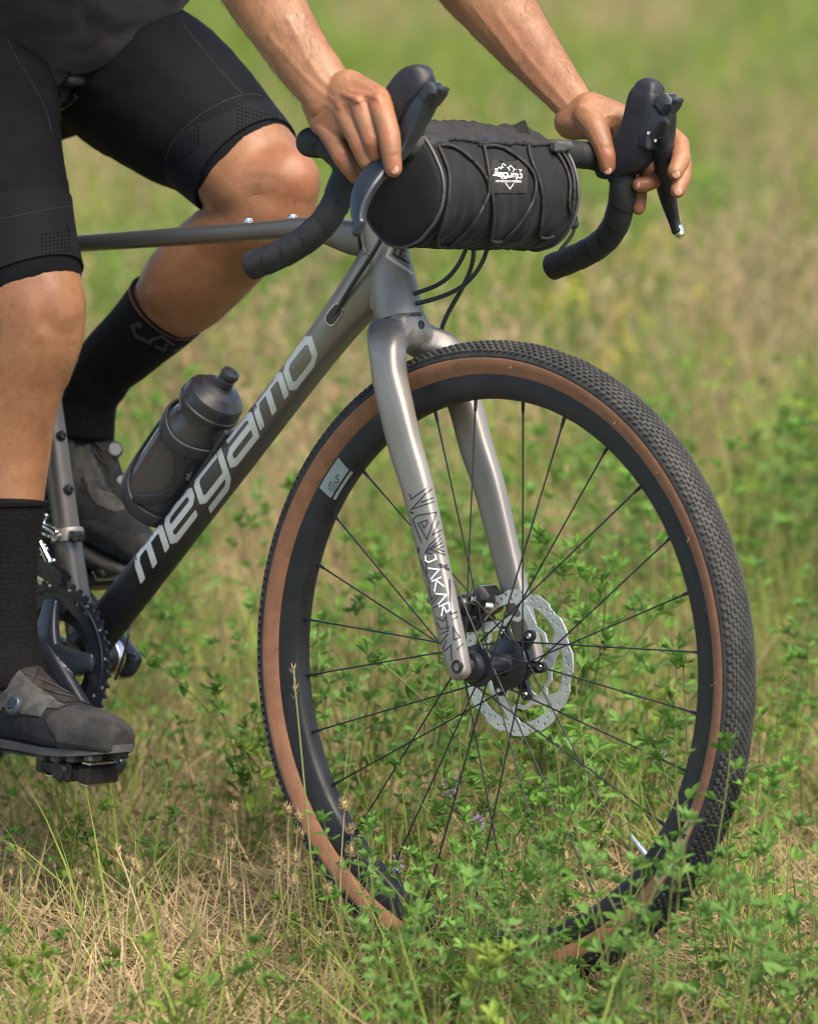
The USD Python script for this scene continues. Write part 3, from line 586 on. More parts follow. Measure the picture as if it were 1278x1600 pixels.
arm = arm_loft([[*(BB - cd * .016 + [0, -.063, 0]), .0110, .0240], [*(BB + cd * .03 + [0, -.0655, 0]), .0110, .0225], [*(BB + cd * .09 + [0, -.0685, 0]), .0092, .0175], [*(BB + cd * .15 + [0, -.0715, 0]), .0080, .0138], [*(RP + cd * .004 + [0, -.0720, 0]), .0075, .0128]])
obj('crank_arm', V(solid(arm, *spd)), 'lever_paint', cs, smooth=40)
obj('crank_bolt', lathe_on([(0, .0722), (.0045, .0722), (.0060, .0735), (.0105, .0735), (.0118, .072), (.0118, .066), (0, .066)], BB, (0, -1, 0), 24), 'steel', cs)
LP = BB - CRANK
LARM = arm_loft([[*(BB + cd * .018 + [0, .062, 0]), .0115, .0185], [*(BB - cd * .03 + [0, .064, 0]), .0105, .0165], [*(BB - cd * .09 + [0, .0675, 0]), .0090, .0140], [*(LP - cd * .006 + [0, .0715, 0]), .0078, .0128]])
obj('crank_arm', LARM, 'lever_paint', cs, smooth=40)
obj('bearing_cup', lathe([(.0130, .036), (.0215, .036), (.0222, .038), (.0222, .0465), (.0205, .048), (.0140, .048)], 40, 'y', BB), 'steel', cs)
for d_ in (.006, -.008):
    p = onto(LARM, (203 + d_ * 500, 1024 + d_ * 160)); obj('pinch_bolt', lathe_on([(0, .001), (.0022, .001), (.0024, .0035), (.0042, .0035), (.0046, 0), (0, 0)], p, (.75, -.35, -.3), 12), 'cable_black', cs)
def pedal(c, s_, tilt):
    g_ = group_part('pedal', bike); R = np.array([[math.cos(tilt), 0, math.sin(tilt)], [0, 1, 0], [-math.sin(tilt), 0, math.cos(tilt)]])
    A = c + [0, s_ * .072, 0]; ax = np.array([0, s_ * 1.0, 0])
    obj('axle', lathe_on([(0, 0), (.0088, 0), (.0088, .014), (.0125, .016), (.0138, .020), (.0138, .026), (.0105, .028), (.0105, .036), (.013, .038), (.013, .09), (.010, .094), (0, .094)], A, ax, 24), 'black_metal', g_)
    q = A + ax * .062
    body = solid(rbox((.088, .046, .016), .004, q, R), rbox((.030, .058, .026), .006, q, R), rbox((.018, .052, .022), .004, q + np.array([.036, 0, 0]) @ R, R), rbox((.016, .050, .020), .004, q - np.array([.038, 0, 0]) @ R, R))
    obj('pedal_body', body, 'black_metal', g_)
    for k in (-1, 1): obj('clip_plate', rbox((.014, .040, .005), .0015, q + np.array([k * .034, 0, .0125]) @ R, R), 'steel', g_)
    for k in (-1, 1): obj('clip_plate', rbox((.012, .034, .005), .0015, q + np.array([k * .030, 0, -.0125]) @ R, R), 'steel', g_)
pedal(RP, -1, -.02); pedal(LP, 1, -1.0)
# chain, front and rear derailleurs
def chain_run(a, b, n):
    out = []
    for k in range(n):
        p = a + (b - a) * (k + .5) / n; d, s_, u_ = basis(b - a, (0, 0, 1)); R = np.array([d, s_, u_])
        out.append(rbox((.0120, .0016, .0075), .0007, p + s_ * (.0034 if k % 2 else .0022), R)); out.append(rbox((.0120, .0016, .0075), .0007, p - s_ * (.0034 if k % 2 else .0022), R))
    return out
ch = chain_run(BB + [-.012, -.045, r46], REAR + [0, -.046, .036], 34) + chain_run(BB + [-.02, -.045, -r46], REAR + [.02, -.046, -.10], 32)
for k in range(24):
    th = math.radians(95 + k * 7.2); th2 = th + math.radians(7.6); ch += chain_run(BB + np.array([r46 * math.cos(th), -.045, r46 * math.sin(th)]), BB + np.array([r46 * math.cos(th2), -.045, r46 * math.sin(th2)]), 1)
obj('chain', cat(ch), 'steel', bike, smooth=False, kind='stuff')
ft = BB + np.array([-.045, -.047, r46 + .004])
fdl = obj('front_derailleur', cat(sweep(spline([ft + [.055, -.008, -.004], ft + [.01, -.008, .012], ft + [-.05, -.008, .008]], 12), .0110, .0010, up=(0, 0, 1), n=12, e=4), sweep(spline([ft + [.050, .008, -.008], ft + [.01, .008, .008], ft + [-.05, .008, .0]], 12), .0135, .0010, up=(0, 0, 1), n=12, e=4), rbox((.012, .018, .012), .002, ft + [-.046, 0, .006])), 'black_metal', bike)
for o0, o1, r_ in (((.030, -.004, .018), (.014, -.006, .040), .0048), ((.014, -.008, .030), (.000, -.004, .056), .0042), ((.002, .006, .060), (.026, .008, .052), .0052), ((-.004, -.002, .044), (.012, .004, .070), .0040)):
    obj('linkage', bones([(ft + np.array(o0), r_), (ft + np.array(o1), r_ * .8)], 12), 'chrome', fdl)
for (u0, v0), (u1, v1), r_ in (((62, 846), (70, 852), .0026), (((72), 858), (66, 868), .0032), ((74, 872), (84, 876), .0030), ((64, 880), (74, 884), .0036), ((82, 884), (86, 898), .0028), ((62, 894), (72, 898), .0030), ((76, 900), (84, 904), .0024), ((68, 834), (76, 838), .0022)):
    obj('linkage', bones([(at(u0, v0, -.036), r_), (at(u1, v1, -.038), r_ * .8)], 10), 'chrome', fdl)
obj('cable', wire([at(196, 984, -.008), at(203, 978, -.016), at(201, 992, -.022), at(193, 1025, -.018), at(180, 1062, -.006)], .0016), 'cable_black', bike)
obj('cassette', cat([lathe([(.02, -.020 - k * .0038), (.062 - k * .0048, -.020 - k * .0038), (.062 - k * .0048, -.022 - k * .0038), (.02, -.022 - k * .0038)], 48, 'y', REAR, close=True) for k in range(10)]), 'steel', rw)
rd = REAR + np.array([.02, -.055, -.06])
obj('rear_derailleur', solid(bones([(REAR + [.01, -.062, -.03], .010), (rd, .012), (rd + [.03, .004, -.045], .008)]), lathe([(0, -.004), (.018, -.004), (.018, .004), (0, .004)], 20, 'y', rd + [.03, .010, -.05])), 'black_metal', bike)

# --- handlebar, tape, levers
hb = group_part('handlebar', bike)
BC = at(905, 241, .16); BC[1] = 0
STC = RACE + STEER * .175
obj('stem', solid(bones([(STC, .0195), (BC * [1, 0, 1] + [-.006, 0, 0], .0175)], 24), lathe([(0, -.021), (.0175, -.021), (.0175, .021), (0, .021)], 32, 'y', BC)), 'black_metal', hb)
near = [(485, 222, -.188), (500, 221, -.196), (525, 236, -.197), (542, 262, -.197), (535, 288, -.199), (519, 328, -.206), (487, 366, -.216), (443, 394.5, -.224), (396, 413.5, -.229)]
far = [(905, 241, .160), (936, 246, .184), (957, 256, .195), (972, 278, .196), (973, 300, .198), (968, 331, .205), (955, 362, .214), (929, 387, .222), (866, 415.5, .230)]
def bar_side(s_, rows):
    top_ = [BC + [0, s_ * y_, 0] for y_ in (.0, .06, .11, .15)]
    P_ = ats(rows); pts = np.vstack([top_[:3], P_ if s_ > 0 else P_])
    return spline(pts, 90)
for s_, rows in ((-1, near), (1, far)):
    P_ = bar_side(s_, rows); k0 = 14
    obj('bar_tube', sweep(P_[:k0 + 4], .0150, n=20), 'black_metal', hb, smooth=True)
    T_ = P_[k0:]; d = np.r_[0, np.cumsum(np.linalg.norm(np.diff(T_, axis=0), axis=1))]; n_ = 260; D = np.linspace(0, d[-1], n_)
    Q = np.c_[[np.interp(D, d, T_[:, i]) for i in range(3)]].T
    ph = (D / .026 + .2) % 1.0; r_ = .0150 + .0009 * ph - .0006 * np.exp(-((ph - 0) / .06) ** 2) - .0004 * np.exp(-((ph - 1) / .05) ** 2)
    t = sweep(Q, r_, n=28, round_ends=False)
    # wind the overlap edge: shift each ring's radius around its circumference
    v = t.vertices; m_ = n_ * 28; ring_i = np.repeat(np.arange(n_), 28); a_ = np.tile(np.linspace(0, 1, 28, endpoint=False), n_)
    ph = (D[ring_i] / .026 + a_) % 1.0; rr = .0150 + .0007 * ph - .0006 * np.exp(-(ph / .06) ** 2)
    cen = Q[ring_i]; dv = v[:m_] - cen; v[:m_] = cen + dv / np.linalg.norm(dv, axis=1, keepdims=True) * rr[:, None]; t.vertices = v
    tp = obj('bar_tape', t, 'bar_tape', hb, smooth=True)
    e_ = Q[-1]; de = Q[-1] - Q[-6]; de /= np.linalg.norm(de)
    obj('bar_end_plug', lathe_on([(.0150, -.002), (.0157, .0005), (.0154, .0030), (.0135, .0050), (.009, .0060), (0, .0062)], e_, de, 24), 'bar_tape', tp, smooth=50)
# hood and lever of each side
HOODS = []
def lever_set(s_, uv_horn, rows_blade):
    g_ = group_part('shift_lever', hb)
    def S(rows): return np.array([[*at(*r[:3]), *r[3:]] for r in rows])
    h = spline(S(uv_horn), 40); up = np.array([0, -1.0 * s_, 0])
    body = sweep(h[:, :3], h[:, 4], h[:, 3], up=(0, s_, 0), n=32, e=4.2, round_ends=True)
    HOODS.append(body)
    hd = obj('hood', body, 'hood_rubber', g_, smooth=45)
    b = spline(S(rows_blade), 40)
    bl = sweep(b[:, :3], b[:, 4], b[:, 3], up=(0, s_, .0), n=18, e=3.0, round_ends=True)
    return g_, hd, h, bl
# rows: u, v, y, half size fore-aft, half size sideways
horn_n = [(545, 248, -.194, .020, .0155), (572, 222, -.192, .0225, .0172), (604, 190, -.190, .0230, .0172), (628, 158, -.189, .0200, .0165), (645, 135, -.1885, .0195, .0165), (658, 124, -.188, .0165, .0155)]
blade_n = [(668, 152, -.189, .0125, .0115), (655, 176, -.191, .0135, .0115), (640, 205, -.196, .0125, .0105), (621, 236, -.206, .0110, .0085), (598, 258, -.222, .0125, .0068), (575, 285, -.238, .0140, .0062), (562, 318, -.250, .0110, .0060), (562, 346, -.256, .0062, .0056)]
gn, hdn, hn, bln = lever_set(-1, horn_n, blade_n)
b_ = spline(np.array([[*at(*r[:3]), *r[3:]] for r in blade_n]), 60)
obj('brake_lever', sweep(b_[:34, :3], b_[:34, 4], b_[:34, 3], up=(0, -1, 0), n=18, e=3.0, round_ends=True), 'gloss_black', gn, smooth=50)
obj('lever_paddle', sweep(b_[30:, :3], b_[30:, 4] * 1.05, b_[30:, 3] * 1.05, up=(0, -1, 0), n=18, e=3.0, round_ends=True), 'lever_paint', gn, smooth=50)
horn_f = [(948, 254, .194, .0185, .0155), (972, 246, .193, .0225, .0172), (992, 226, .191, .0240, .0175), (1002, 196, .189, .0205, .0165), (1009, 165, .188, .0200, .0165), (1013, 148, .188, .0185, .0160), (1015, 139, .188, .0150, .0140)]
blade_f = [(1037, 168, .189, .0125, .0115), (1037, 190, .191, .0135, .0115), (1036, 218, .196, .0125, .0105), (1036, 246, .206, .0115, .0085), (1038, 275, .222, .0130, .0068), (1042, 302, .236, .0125, .0062), (1049, 330, .249, .0080, .0058), (1058, 360, .256, .0060, .0056)]
gf, hdf, hf, blf = lever_set(1, horn_f, blade_f)
obj('brake_lever', blf, 'gloss_black', gf, smooth=50)
for g_, s_, tipuv in ((gn, -1, (676, 146)), (gf, 1, (1043, 163))):
    p = at(tipuv[0], tipuv[1], s_ * .188)
    obj('lever_pivot', rbox((.024, .026, .024), .007, p, np.array([[.75, 0, -.66], [0, 1, 0], [.66, 0, .75]])), 'gloss_black', g_)
    obj('pivot_cap', rbox((.007, .016, .013), .003, p + np.array([.0125, 0, .003]), np.array([[.75, 0, -.66], [0, 1, 0], [.66, 0, .75]])), 'lever_paint', g_)
p = at(563, 347, -.257); obj('lever_tip', bones([(p, .0062), (p + np.array([-.002, -.002, -.010]), .0055)]), 'lever_paint', gn)
p = at(1059, 356, .257); obj('lever_tip', bones([(p, .0060), (p + np.array([.002, .001, -.006]), .0058)]), 'chrome', gf)
for g_, y_, c_, hm in ((gf, .186, (1024, 196), hdf), (gn, -.186, (652, 172), hdn)):
    p = at(c_[0], c_[1], y_); MB = V(solid(rbox((.030, .022, .040), .006, p, np.array([[.8, 0, -.6], [0, 1, 0], [.6, 0, .8]])), rbox((.018, .026, .022), .004, p + np.array([-.006, 0, -.016]))))
    mb = obj('lever_bracket', MB, 'gloss_black', g_, smooth=30)
    if g_ == gf:
        for uv in ((1013, 207), (1024, 219)):
            h = onto(MB, uv)
            if np.isfinite(h).all(): obj('pivot_screw', lathe_on([(0, .0006), (.0008, .0006), (.0010, .0014), (.0018, .0014), (.0021, -.001), (0, -.001)], h, (.6, -.8, 0), 10), 'steel', mb)
for g_, hd_, pts in ((gn, HOODS[0], [(613, 197), (622, 176), (634, 158), (650, 144), (668, 135)]), (gf, HOODS[1], [(1003, 212), (1009, 190), (1016, 172), (1028, 160), (1040, 154)])):
    h = cast(hd_, EYE, np.array([eye_ray(*p) for p in spline(np.array([[*p, 0] for p in pts], float), 24)[:, :2]])); h = h[np.isfinite(h).all(1)]
    if len(h) > 4: obj('hood_groove', sweep(h + EA * .0004, .0010, n=6), 'cable_black', g_, smooth=True)
# shift cables and hoses below the bag
C_ = lambda *r: [at(*p) for p in r]
cb = group_part('cable_set', bike)
obj('cable', wire(C_((601, 360, -.030), (590, 383, -.034), (560, 430, -.030), (535, 470, -.026), (524, 490, -.0235)), .0026), 'cable_black', cb)
obj('cable', wire(C_((731, 378, .03), (718, 410, .028), (690, 441, .018), (655, 456, .004), (630, 470, .0)), .0025), 'cable_black', cb)
obj('cable', wire(C_((762, 378, .04), (752, 412, .036), (722, 447, .026), (690, 463, .012), (655, 473, .002), (625, 480, .0)), .0025), 'cable_black', cb)
obj('cable', wire(C_((738, 378, .05), (738, 410, .05), (722, 450, .048), (702, 485, .045), (690, 515, .043)), .0026), 'cable_black', cb)

# --- bottle cage on the down tube
def dtp(u, v): return at(u, v, 0)
bo0, bo1 = dtp(240, 768), dtp(343, 610); bax = (bo1 - bo0) / np.linalg.norm(bo1 - bo0); BLEN = np.linalg.norm(bo1 - bo0)
bd, bs, bu = basis(bax, (-.6, 0, .7))                                    # bs across (towards y), bu away from the tube
def cyl(s_, th, r_): return bo0 + bax * s_ + r_ * (math.cos(th) * bu + math.sin(th) * bs)
# ------------------------------------------------------------ water bottle (held in the cage)
bottle = thing('water_bottle', 'dark grey sports bottle with black screw cap held in the cage on the down tube', 'bottle', bo0)
prof = [(0, -.012), (.030, -.012), (.0355, -.007), (.0368, 0), (.0368, .092), (.0362, .106), (.0322, .120), (.0315, .126), (.0335, .131), (.0345, .148), (0, .148)]
k_ = BLEN / .165; prof = [(r_, h_ * k_ if h_ > 0 else h_) for r_, h_ in prof]
body = obj('bottle_body', lathe_on(prof, bo0, bax, 48), 'bottle_plastic', bottle, smooth=35)
capp = [(.0350, .1360), (.0374, .1365), (.0379, .139), (.0379, .143), (.0364, .1445), (.0358, .1545), (.0338, .1590), (.0240, .1680), (.0135, .1715), (.0120, .1735), (0, .1735)]
cap = obj('screw_cap', lathe_on([(r_, h_ * k_) for r_, h_ in capp], bo0, bax, 9 * 4), 'bottle_cap', bottle, smooth=22)
obj('nozzle', lathe_on([(r_, h_ * k_) for r_, h_ in [(.0105, .1725), (.0100, .1830), (.0090, .1840), (.0090, .1860), (.0108, .1875), (.0112, .1915), (.0100, .1945), (.0055, .1955), (.0045, .1940), (0, .1940)]], bo0, bax, 24), 'bottle_cap', cap, smooth=35)
lg = [dl((290, 749), (294, 743), (297, 741), (300, 736.5), w=1.1), dl((290, 741), (295, 741), (293, 751), w=1.1), dl((293, 751), (299, 742), w=1.0)]
obj('bottle_logo', print_on(lathe_on(prof, bo0, bax, 48), unary_union(lg), step=2), 'silver_print', body, smooth=True)
cage = group_part('bottle_cage', bike)
R0 = .0385
def strap(pts, w=.0075, t_=.0022, n_=40):
    q = np.array([[*cyl(s_, math.radians(th), R0 + dr)] for s_, th, dr in pts]); q = spline(q, n_); ax = bo0 + np.outer((q - bo0) @ bax, bax); nr = q - ax; nr /= np.linalg.norm(nr, axis=1, keepdims=True)
    return sweep(q, t_, w, up=nr, n=12, e=3.5, round_ends=True)
for s_ in (1, -1):
    side = solid(strap([(.098, s_ * 180, .004), (.094, s_ * 150, .0015), (.090, s_ * 110, 0), (.094, s_ * 70, 0), (.100, s_ * 30, 0), (.104, s_ * 4, .001)], .0085),
                 strap([(.103, s_ * 6, .001), (.070, s_ * 14, 0), (.035, s_ * 24, 0), (.010, s_ * 50, 0), (-.008, s_ * 90, 0), (-.012, s_ * 135, .001), (-.012, s_ * 170, .002)], .0085),
                 strap([(.092, s_ * 110, 0), (.078, s_ * 135, 0), (.055, s_ * 150, .001), (.030, s_ * 150, 0), (.012, s_ * 128, 0), (.000, s_ * 104, 0)], .0062))
    obj('cage_arm', side, 'cage_plastic', cage, smooth=40)
obj('cage_base', V(solid(rbox((.150, .018, .010), .003, bo0 + bax * .065 - bu * .0455, np.array([bax, bs, bu])), strap([(-.006, 180, .002), (-.016, 180, -.012), (-.0165, 180, -.03)], .011))), 'cage_plastic', cage)
# ------------------------------------------------------------ handlebar bag
bc0, bc1 = at(628, 298, -.108), at(840, 306, .108)
bag = thing('handlebar_bag', 'black roll-shaped fabric bag with elastic cord strapped to the front of the handlebar', 'bag', (bc0 + bc1) / 2)
BR = .0595; BN = 56; BM = 64
bA = bc1 - bc0; BL = np.linalg.norm(bA); bA /= BL; _, bS, bU = basis(bA, (0, 0, 1)); bF = np.cross(bA, bU) * -1
if bF[0] < 0: bF = -bF                                                # bF ahead, bU up
def bag_r(th, s_):                                                    # th = 0 ahead, 90 degrees up; slightly slack cylinder with a flattened top edge
    th = np.mod(th, 2 * np.pi); taper = np.clip((1.02 - s_) / .12, 0, 1) * np.clip((s_ + .05) / .12, .35, 1)
    r_ = BR * (1 + .04 * np.exp(-((th - math.radians(60)) / .25) ** 2) + .27 * taper * np.exp(-((th - math.radians(100)) / .42) ** 2))
    w = meshkit.fbm(np.stack([np.cos(th) * 1.4 + 3 + 0 * s_, np.sin(th) * 1.4 + 0 * s_, s_ * 9], -1), 3, 5) - .5
    cre = meshkit.noise(np.stack([np.cos(th) * 4 + s_ * 14 + 9, np.sin(th) * 4 + 2 + 0 * s_, s_ * 34 + np.sin(th * 2) * 1.2], -1), 3) - .5
    return r_ + .0075 * w + .0042 * cre * np.minimum(1, 14 * np.minimum(s_, 1 - s_) + .2)
def bag_pt(th, s_, lift=0.0):
    th, s_ = np.broadcast_arrays(np.asarray(th, float), np.asarray(s_, float)); r_ = bag_r(th, s_) + lift
    return bc0 + (s_ * BL)[..., None] * bA + (r_ * np.cos(th))[..., None] * bF + (r_ * np.sin(th))[..., None] * bU
TH, SS = np.meshgrid(np.linspace(0, 2 * np.pi, BM, endpoint=False), np.linspace(0, 1, BN), indexing='ij')
vb = bag_pt(TH.T, SS.T); vb = vb.reshape(-1, 3)
i, j = np.meshgrid(np.arange(BN - 1), np.arange(BM), indexing='ij'); a0, a1 = (i * BM + j).ravel(), (i * BM + (j + 1) % BM).ravel()
BAGM = trimesh.Trimesh(vb, np.vstack([np.c_[a0, a1, a1 + BM], np.c_[a0, a1 + BM, a0 + BM]]), process=False)
if (BAGM.face_normals[0] @ (BAGM.triangles_center[0] - bc0)) < 0: BAGM.invert()
bagb = obj('bag_body', BAGM, 'bag_fabric', bag, smooth=True)
for s_, o in ((0.0, -1), (1.0, 1)):
    rows_ = [(1.0, 0), (.985, .0025), (.94, .0055), (.8, .0080), (.5, .0100), (.2, .0105)]
    ring = []; th = np.linspace(0, 2 * np.pi, BM, endpoint=False)
    for f_, d_ in rows_: c_ = bc0 + s_ * BL * bA; ring.append(c_ + (bag_pt(th, s_) - c_) * f_ + o * d_ * bA)
    v = np.vstack(ring + [(bc0 + s_ * BL * bA + o * .0108 * bA)[None]]); f = []
    for k in range(len(rows_) - 1):
        for j in range(BM): f += [(k * BM + j, k * BM + (j + 1) % BM, (k + 1) * BM + (j + 1) % BM), (k * BM + j, (k + 1) * BM + (j + 1) % BM, (k + 1) * BM + j)]
    k = len(rows_) - 1
    for j in range(BM): f.append((k * BM + j, k * BM + (j + 1) % BM, len(v) - 1))
    t = trimesh.Trimesh(v, np.array(f), process=False)
    if (t.face_normals.mean(0) @ bA) * o < 0: t.invert()
    obj('end_panel', t, 'bag_fabric', bag, smooth=True)
    ring_ = np.vstack([bag_pt(th, s_, .0012), bag_pt(th[:1], s_, .0012)]); obj('piping', sweep(ring_, .0019, n=8), 'bag_piping', bag, smooth=True)
    if s_ == 0: obj('zip_line', sweep(np.vstack([bag_pt(th, .055, .0008), bag_pt(th[:1], .055, .0008)]), .0012, .0026, up=np.array(bF), n=8), 'bag_cord', bag, smooth=True)
# flap over the top
th = np.radians(np.linspace(62, 150, 16)); sv = np.linspace(.02, .93, 40); TT_, SV = np.meshgrid(th, sv, indexing='ij')
v = bag_pt(TT_, SV, .0022 + .0012 * np.sin(SV * 40) * (TT_ < 1.3)).reshape(-1, 3); v2 = bag_pt(TT_, SV, .0004).reshape(-1, 3); m_, n_ = TT_.shape
i, j = np.meshgrid(np.arange(m_ - 1), np.arange(n_ - 1), indexing='ij'); q = (i * n_ + j).ravel(); f1 = np.vstack([np.c_[q, q + 1, q + n_ + 1], np.c_[q, q + n_ + 1, q + n_]])
rim_ = [k for k in range(n_)]; 
t = trimesh.Trimesh(v, f1, process=False)
if (t.face_normals.mean(0) @ bU) < 0: t.invert()
edge = np.r_[[k for k in range(n_)]]; sk = np.array([[a, a + 1, a + 1 + len(v)] for a in range(n_ - 1)] + [[a, a + 1 + len(v), a + len(v)] for a in range(n_ - 1)])
obj('top_flap', t, 'bag_flap', bag, smooth=True)
obj('flap_edge', sweep(bag_pt(np.full(40, th[0]), sv, .0015), .0016, n=8), 'bag_fabric', bag, smooth=True)
p = bag_pt(math.radians(80), .80, .002); obj('strap_tab', V(hull(*[np.array([p + bA * .011, p - bA * .011, p + bA * .002 + bU * .014, p + bA * .011 - bF * .02, p - bA * .011 - bF * .02, p + bA * .002 + bU * .013 - bF * .006])])), 'bag_flap', bag)
# loops that hold the cord, and the cord itself
def bag_uv(u, v, lift): 
    h = cast(BAGM, EYE, np.array([eye_ray(u, v)]))[0]
    w = h - bc0; w = w - bA * (w @ bA); w /= np.linalg.norm(w); return h + w * lift
def cordpath(pts, k=60, lift=.0026):
    q = spline(np.array([[*p, 0] for p in pts], float), k)[:, :2]; h = np.array([bag_uv(*p, lift) for p in q]); return h[np.isfinite(h).all(1)]
K3 = lambda pts: [(560 + x / 3.55, 180 + y / 3.55) for x, y in pts]
cords = [K3([(437, 172), (470, 250), (494, 330), (492, 440), (468, 560), (440, 650), (432, 700)]), K3([(432, 704), (465, 718), (500, 716)]), K3([(505, 715), (590, 640), (660, 545), (715, 430)]), K3([(715, 430), (690, 330), (610, 240), (530, 185), (450, 176)]),
         K3([(690, 180), (706, 260), (722, 370), (738, 480), (740, 590), (728, 680)]), K3([(730, 684), (770, 692), (800, 684)]), K3([(802, 682), (890, 590), (955, 480), (975, 400), (960, 320), (880, 240), (800, 190), (700, 180)]),
         K3([(940, 175), (955, 260), (990, 350), (1012, 450), (1010, 560), (998, 660)]), K3([(1000, 664), (1040, 672), (1075, 662)]), K3([(1095, 215), (1140, 290), (1165, 380), (1162, 460), (1172, 540)]), K3([(1110, 200), (1160, 270), (1185, 360), (1186, 450), (1178, 540)])]
for c_ in cords:
    h = cordpath(c_)
    if len(h) > 6: obj('elastic_cord', sweep(h, .0020, n=8), 'bag_cord', bag, smooth=True)
for x, y in ((447, 165), (690, 168), (935, 165)):
    q = K3([(x, y)])[0]; h = bag_uv(*q, .002); obj('cord_loop', rbox((.016, .004, .006), .0015, h, np.array([bA, bF, bU])), 'bag_flap', bag)
h = bag_uv(*K3([(1092, 195)])[0], .006); obj('cord_lock', V(solid(rbox((.018, .012, .013), .003, h, np.array([bA, bF, bU])), lathe_on([(0, 0), (.006, 0), (.006, .014), (0, .015)], h + bA * .004 + bU * .001, bA, 16))), 'bag_piping', bag)
kb = at(*K3([(1168, 570)])[0], .112) + np.array([.004, 0, 0])
kn = obj('cord_knot', V(solid(ball(kb, .0070), ball(kb + [.001, .003, -.006], .0058), ball(kb + [-.001, -.002, .007], .0056))), 'bag_cord', bag)
obj('cord_end', wire([kb, kb + [.002, .002, -.014], kb + [-.004, -.003, -.028], kb + [-.009, -.006, -.036]], .0021), 'bag_cord', kn)
# woven badge
bad = obj('badge', print_on(BAGM, sbox(768, 248.5, 824, 301), lift=.0012, step=6), 'bag_flap', bag, smooth=True)
K4 = lambda *pts, w=.9: dl(*[(754 + x / 14.8, 240 + y / 14.2) for x, y in pts], w=w)
lgs = [K4((215, 330), (345, 335), (380, 290), (430, 330), (462, 200), (600, 320), (640, 250), (730, 340), (900, 350), (860, 400)), K4((215, 330), (300, 385)), K4((420, 320), (480, 290), (545, 360), w=.6), K4((620, 330), (625, 380), w=.6), K4((345, 340), (335, 395), w=.6), K4((730, 340), (705, 400), w=.6), K4((420, 510), (470, 555), w=1.2), K4((800, 515), (770, 570), w=1.2), K4((525, 640), (635, 775), (720, 655), w=1.0)]
mw = affinity.affine_transform(word('megamo', w=.30), [4.25, .50, .28, -5.8, 770.5, 274.8])
obj('badge_logo', print_on(BAGM, unary_union(lgs), lift=.0018, step=2.5), 'white_print', bad, smooth=True)
obj('badge_name', print_on(BAGM, mw, lift=.0018, step=2.5), 'white_print', bad, smooth=True)
tm = meshkit.text_mesh('LIFE WITHOUT BARRIERS', 3.1, depth=.01); tv = np.array(tm.vertices); top_ = tv[:, 2] > .005
u_ = 774 + tv[:, 0] * (814 - 774) / tv[:, 0].max(); v_ = 284.0 - tv[:, 1] + (u_ - 774) * .02
fk = tm.faces[top_[tm.faces].all(1)]; hh = cast(BAGM, EYE, np.array([eye_ray(a, b) for a, b in zip(u_, v_)])); ok = np.isfinite(hh).all(1); fk = fk[ok[fk].all(1)]
t = trimesh.Trimesh(np.nan_to_num(hh - EA * .0018, posinf=0), fk, process=False); t.remove_unreferenced_vertices()
obj('badge_motto', t, 'white_print', bad, smooth=True)
# ------------------------------------------------------------ the rider
rider = thing('person', 'rider in black cycling shorts, long black socks and dark shoes, hands on the brake hoods', 'person', (-.75, 0, 0))
def limb(rows, n=40, k=26, e=2.15, round_ends=True):
    """rows: left edge u, v, right edge u, v, plane y, depth / width of the section."""
    q = []
    for uL, vL, uR, vR, y_, ratio in rows:
        a, b = at(uL, vL, y_), at(uR, vR, y_); c = (a + b) / 2; w = math.hypot(uR - uL, vR - vL) / 2 * px(c); q.append([*c, w, w * ratio])
    s = spline(q, n); P_ = s[:, :3]; t = tangents(P_); side = np.cross(t, EA); side /= np.linalg.norm(side, axis=1, keepdims=True)
    return sweep(P_, s[:, 3], s[:, 4], up=side, n=k, e=e, round_ends=round_ends), P_
HIPR, HIPL = np.array([-.885, -.095, .975]), np.array([-.885, .095, .975])
def grow(rows, d):
    out = []
    for r in rows:
        a, b = np.array(r[:2], float), np.array(r[2:4], float); w = (b - a) / np.linalg.norm(b - a) * d; out.append((*(a - w), *(b + w), *r[4:]))
    return out
thighR = [(-215, 10, 62, -15, -.095, 1.0), (-205, 90, 78, 60, -.10, 1.0), (-165, 200, 92, 175, -.105, 1.0), (-128, 290, 101, 255, -.11, 1.0), (-88, 380, 114, 338, -.112, 1.02), (-55, 455, 127, 428, -.112, 1.05)]
kneeR = [(-38, 485, 136, 470, -.112, 1.02), (-30, 520, 133, 510, -.112, .98)]
calfR = [(-42, 565, 113, 560, -.114, .98), (-62, 620, 96, 618, -.116, .98), (-70, 672, 85, 668, -.118, .98), (-68, 728, 77, 728, -.120, .98), (-60, 790, 70, 786, -.123, .98), (-48, 850, 61, 848, -.126, .95), (-38, 910, 56, 906, -.128, .93), (-36, 960, 55, 952, -.130, .95), (-44, 1010, 60, 998, -.130, 1.0), (-52, 1050, 70, 1040, -.130, 1.0)]
legR, _ = limb(grow(thighR[:5], -4) + thighR[5:] + kneeR + calfR[:4] + grow(calfR[4:], -3), n=90)
thighL = [(60, 130, 215, -55, .10, 1.0), (98, 186, 270, 8, .105, 1.02), (150, 222, 330, 50, .112, 1.02), (205, 253, 380, 98, .12, 1.0), (262, 276, 420, 150, .126, .98), (306, 304, 452, 202, .130, .95)]
tL, _ = limb(grow(thighL[:5], -4) + thighL[5:] + [(330, 330, 484, 250, .130, .92), (360, 350, 494, 300, .130, .88)], n=50)
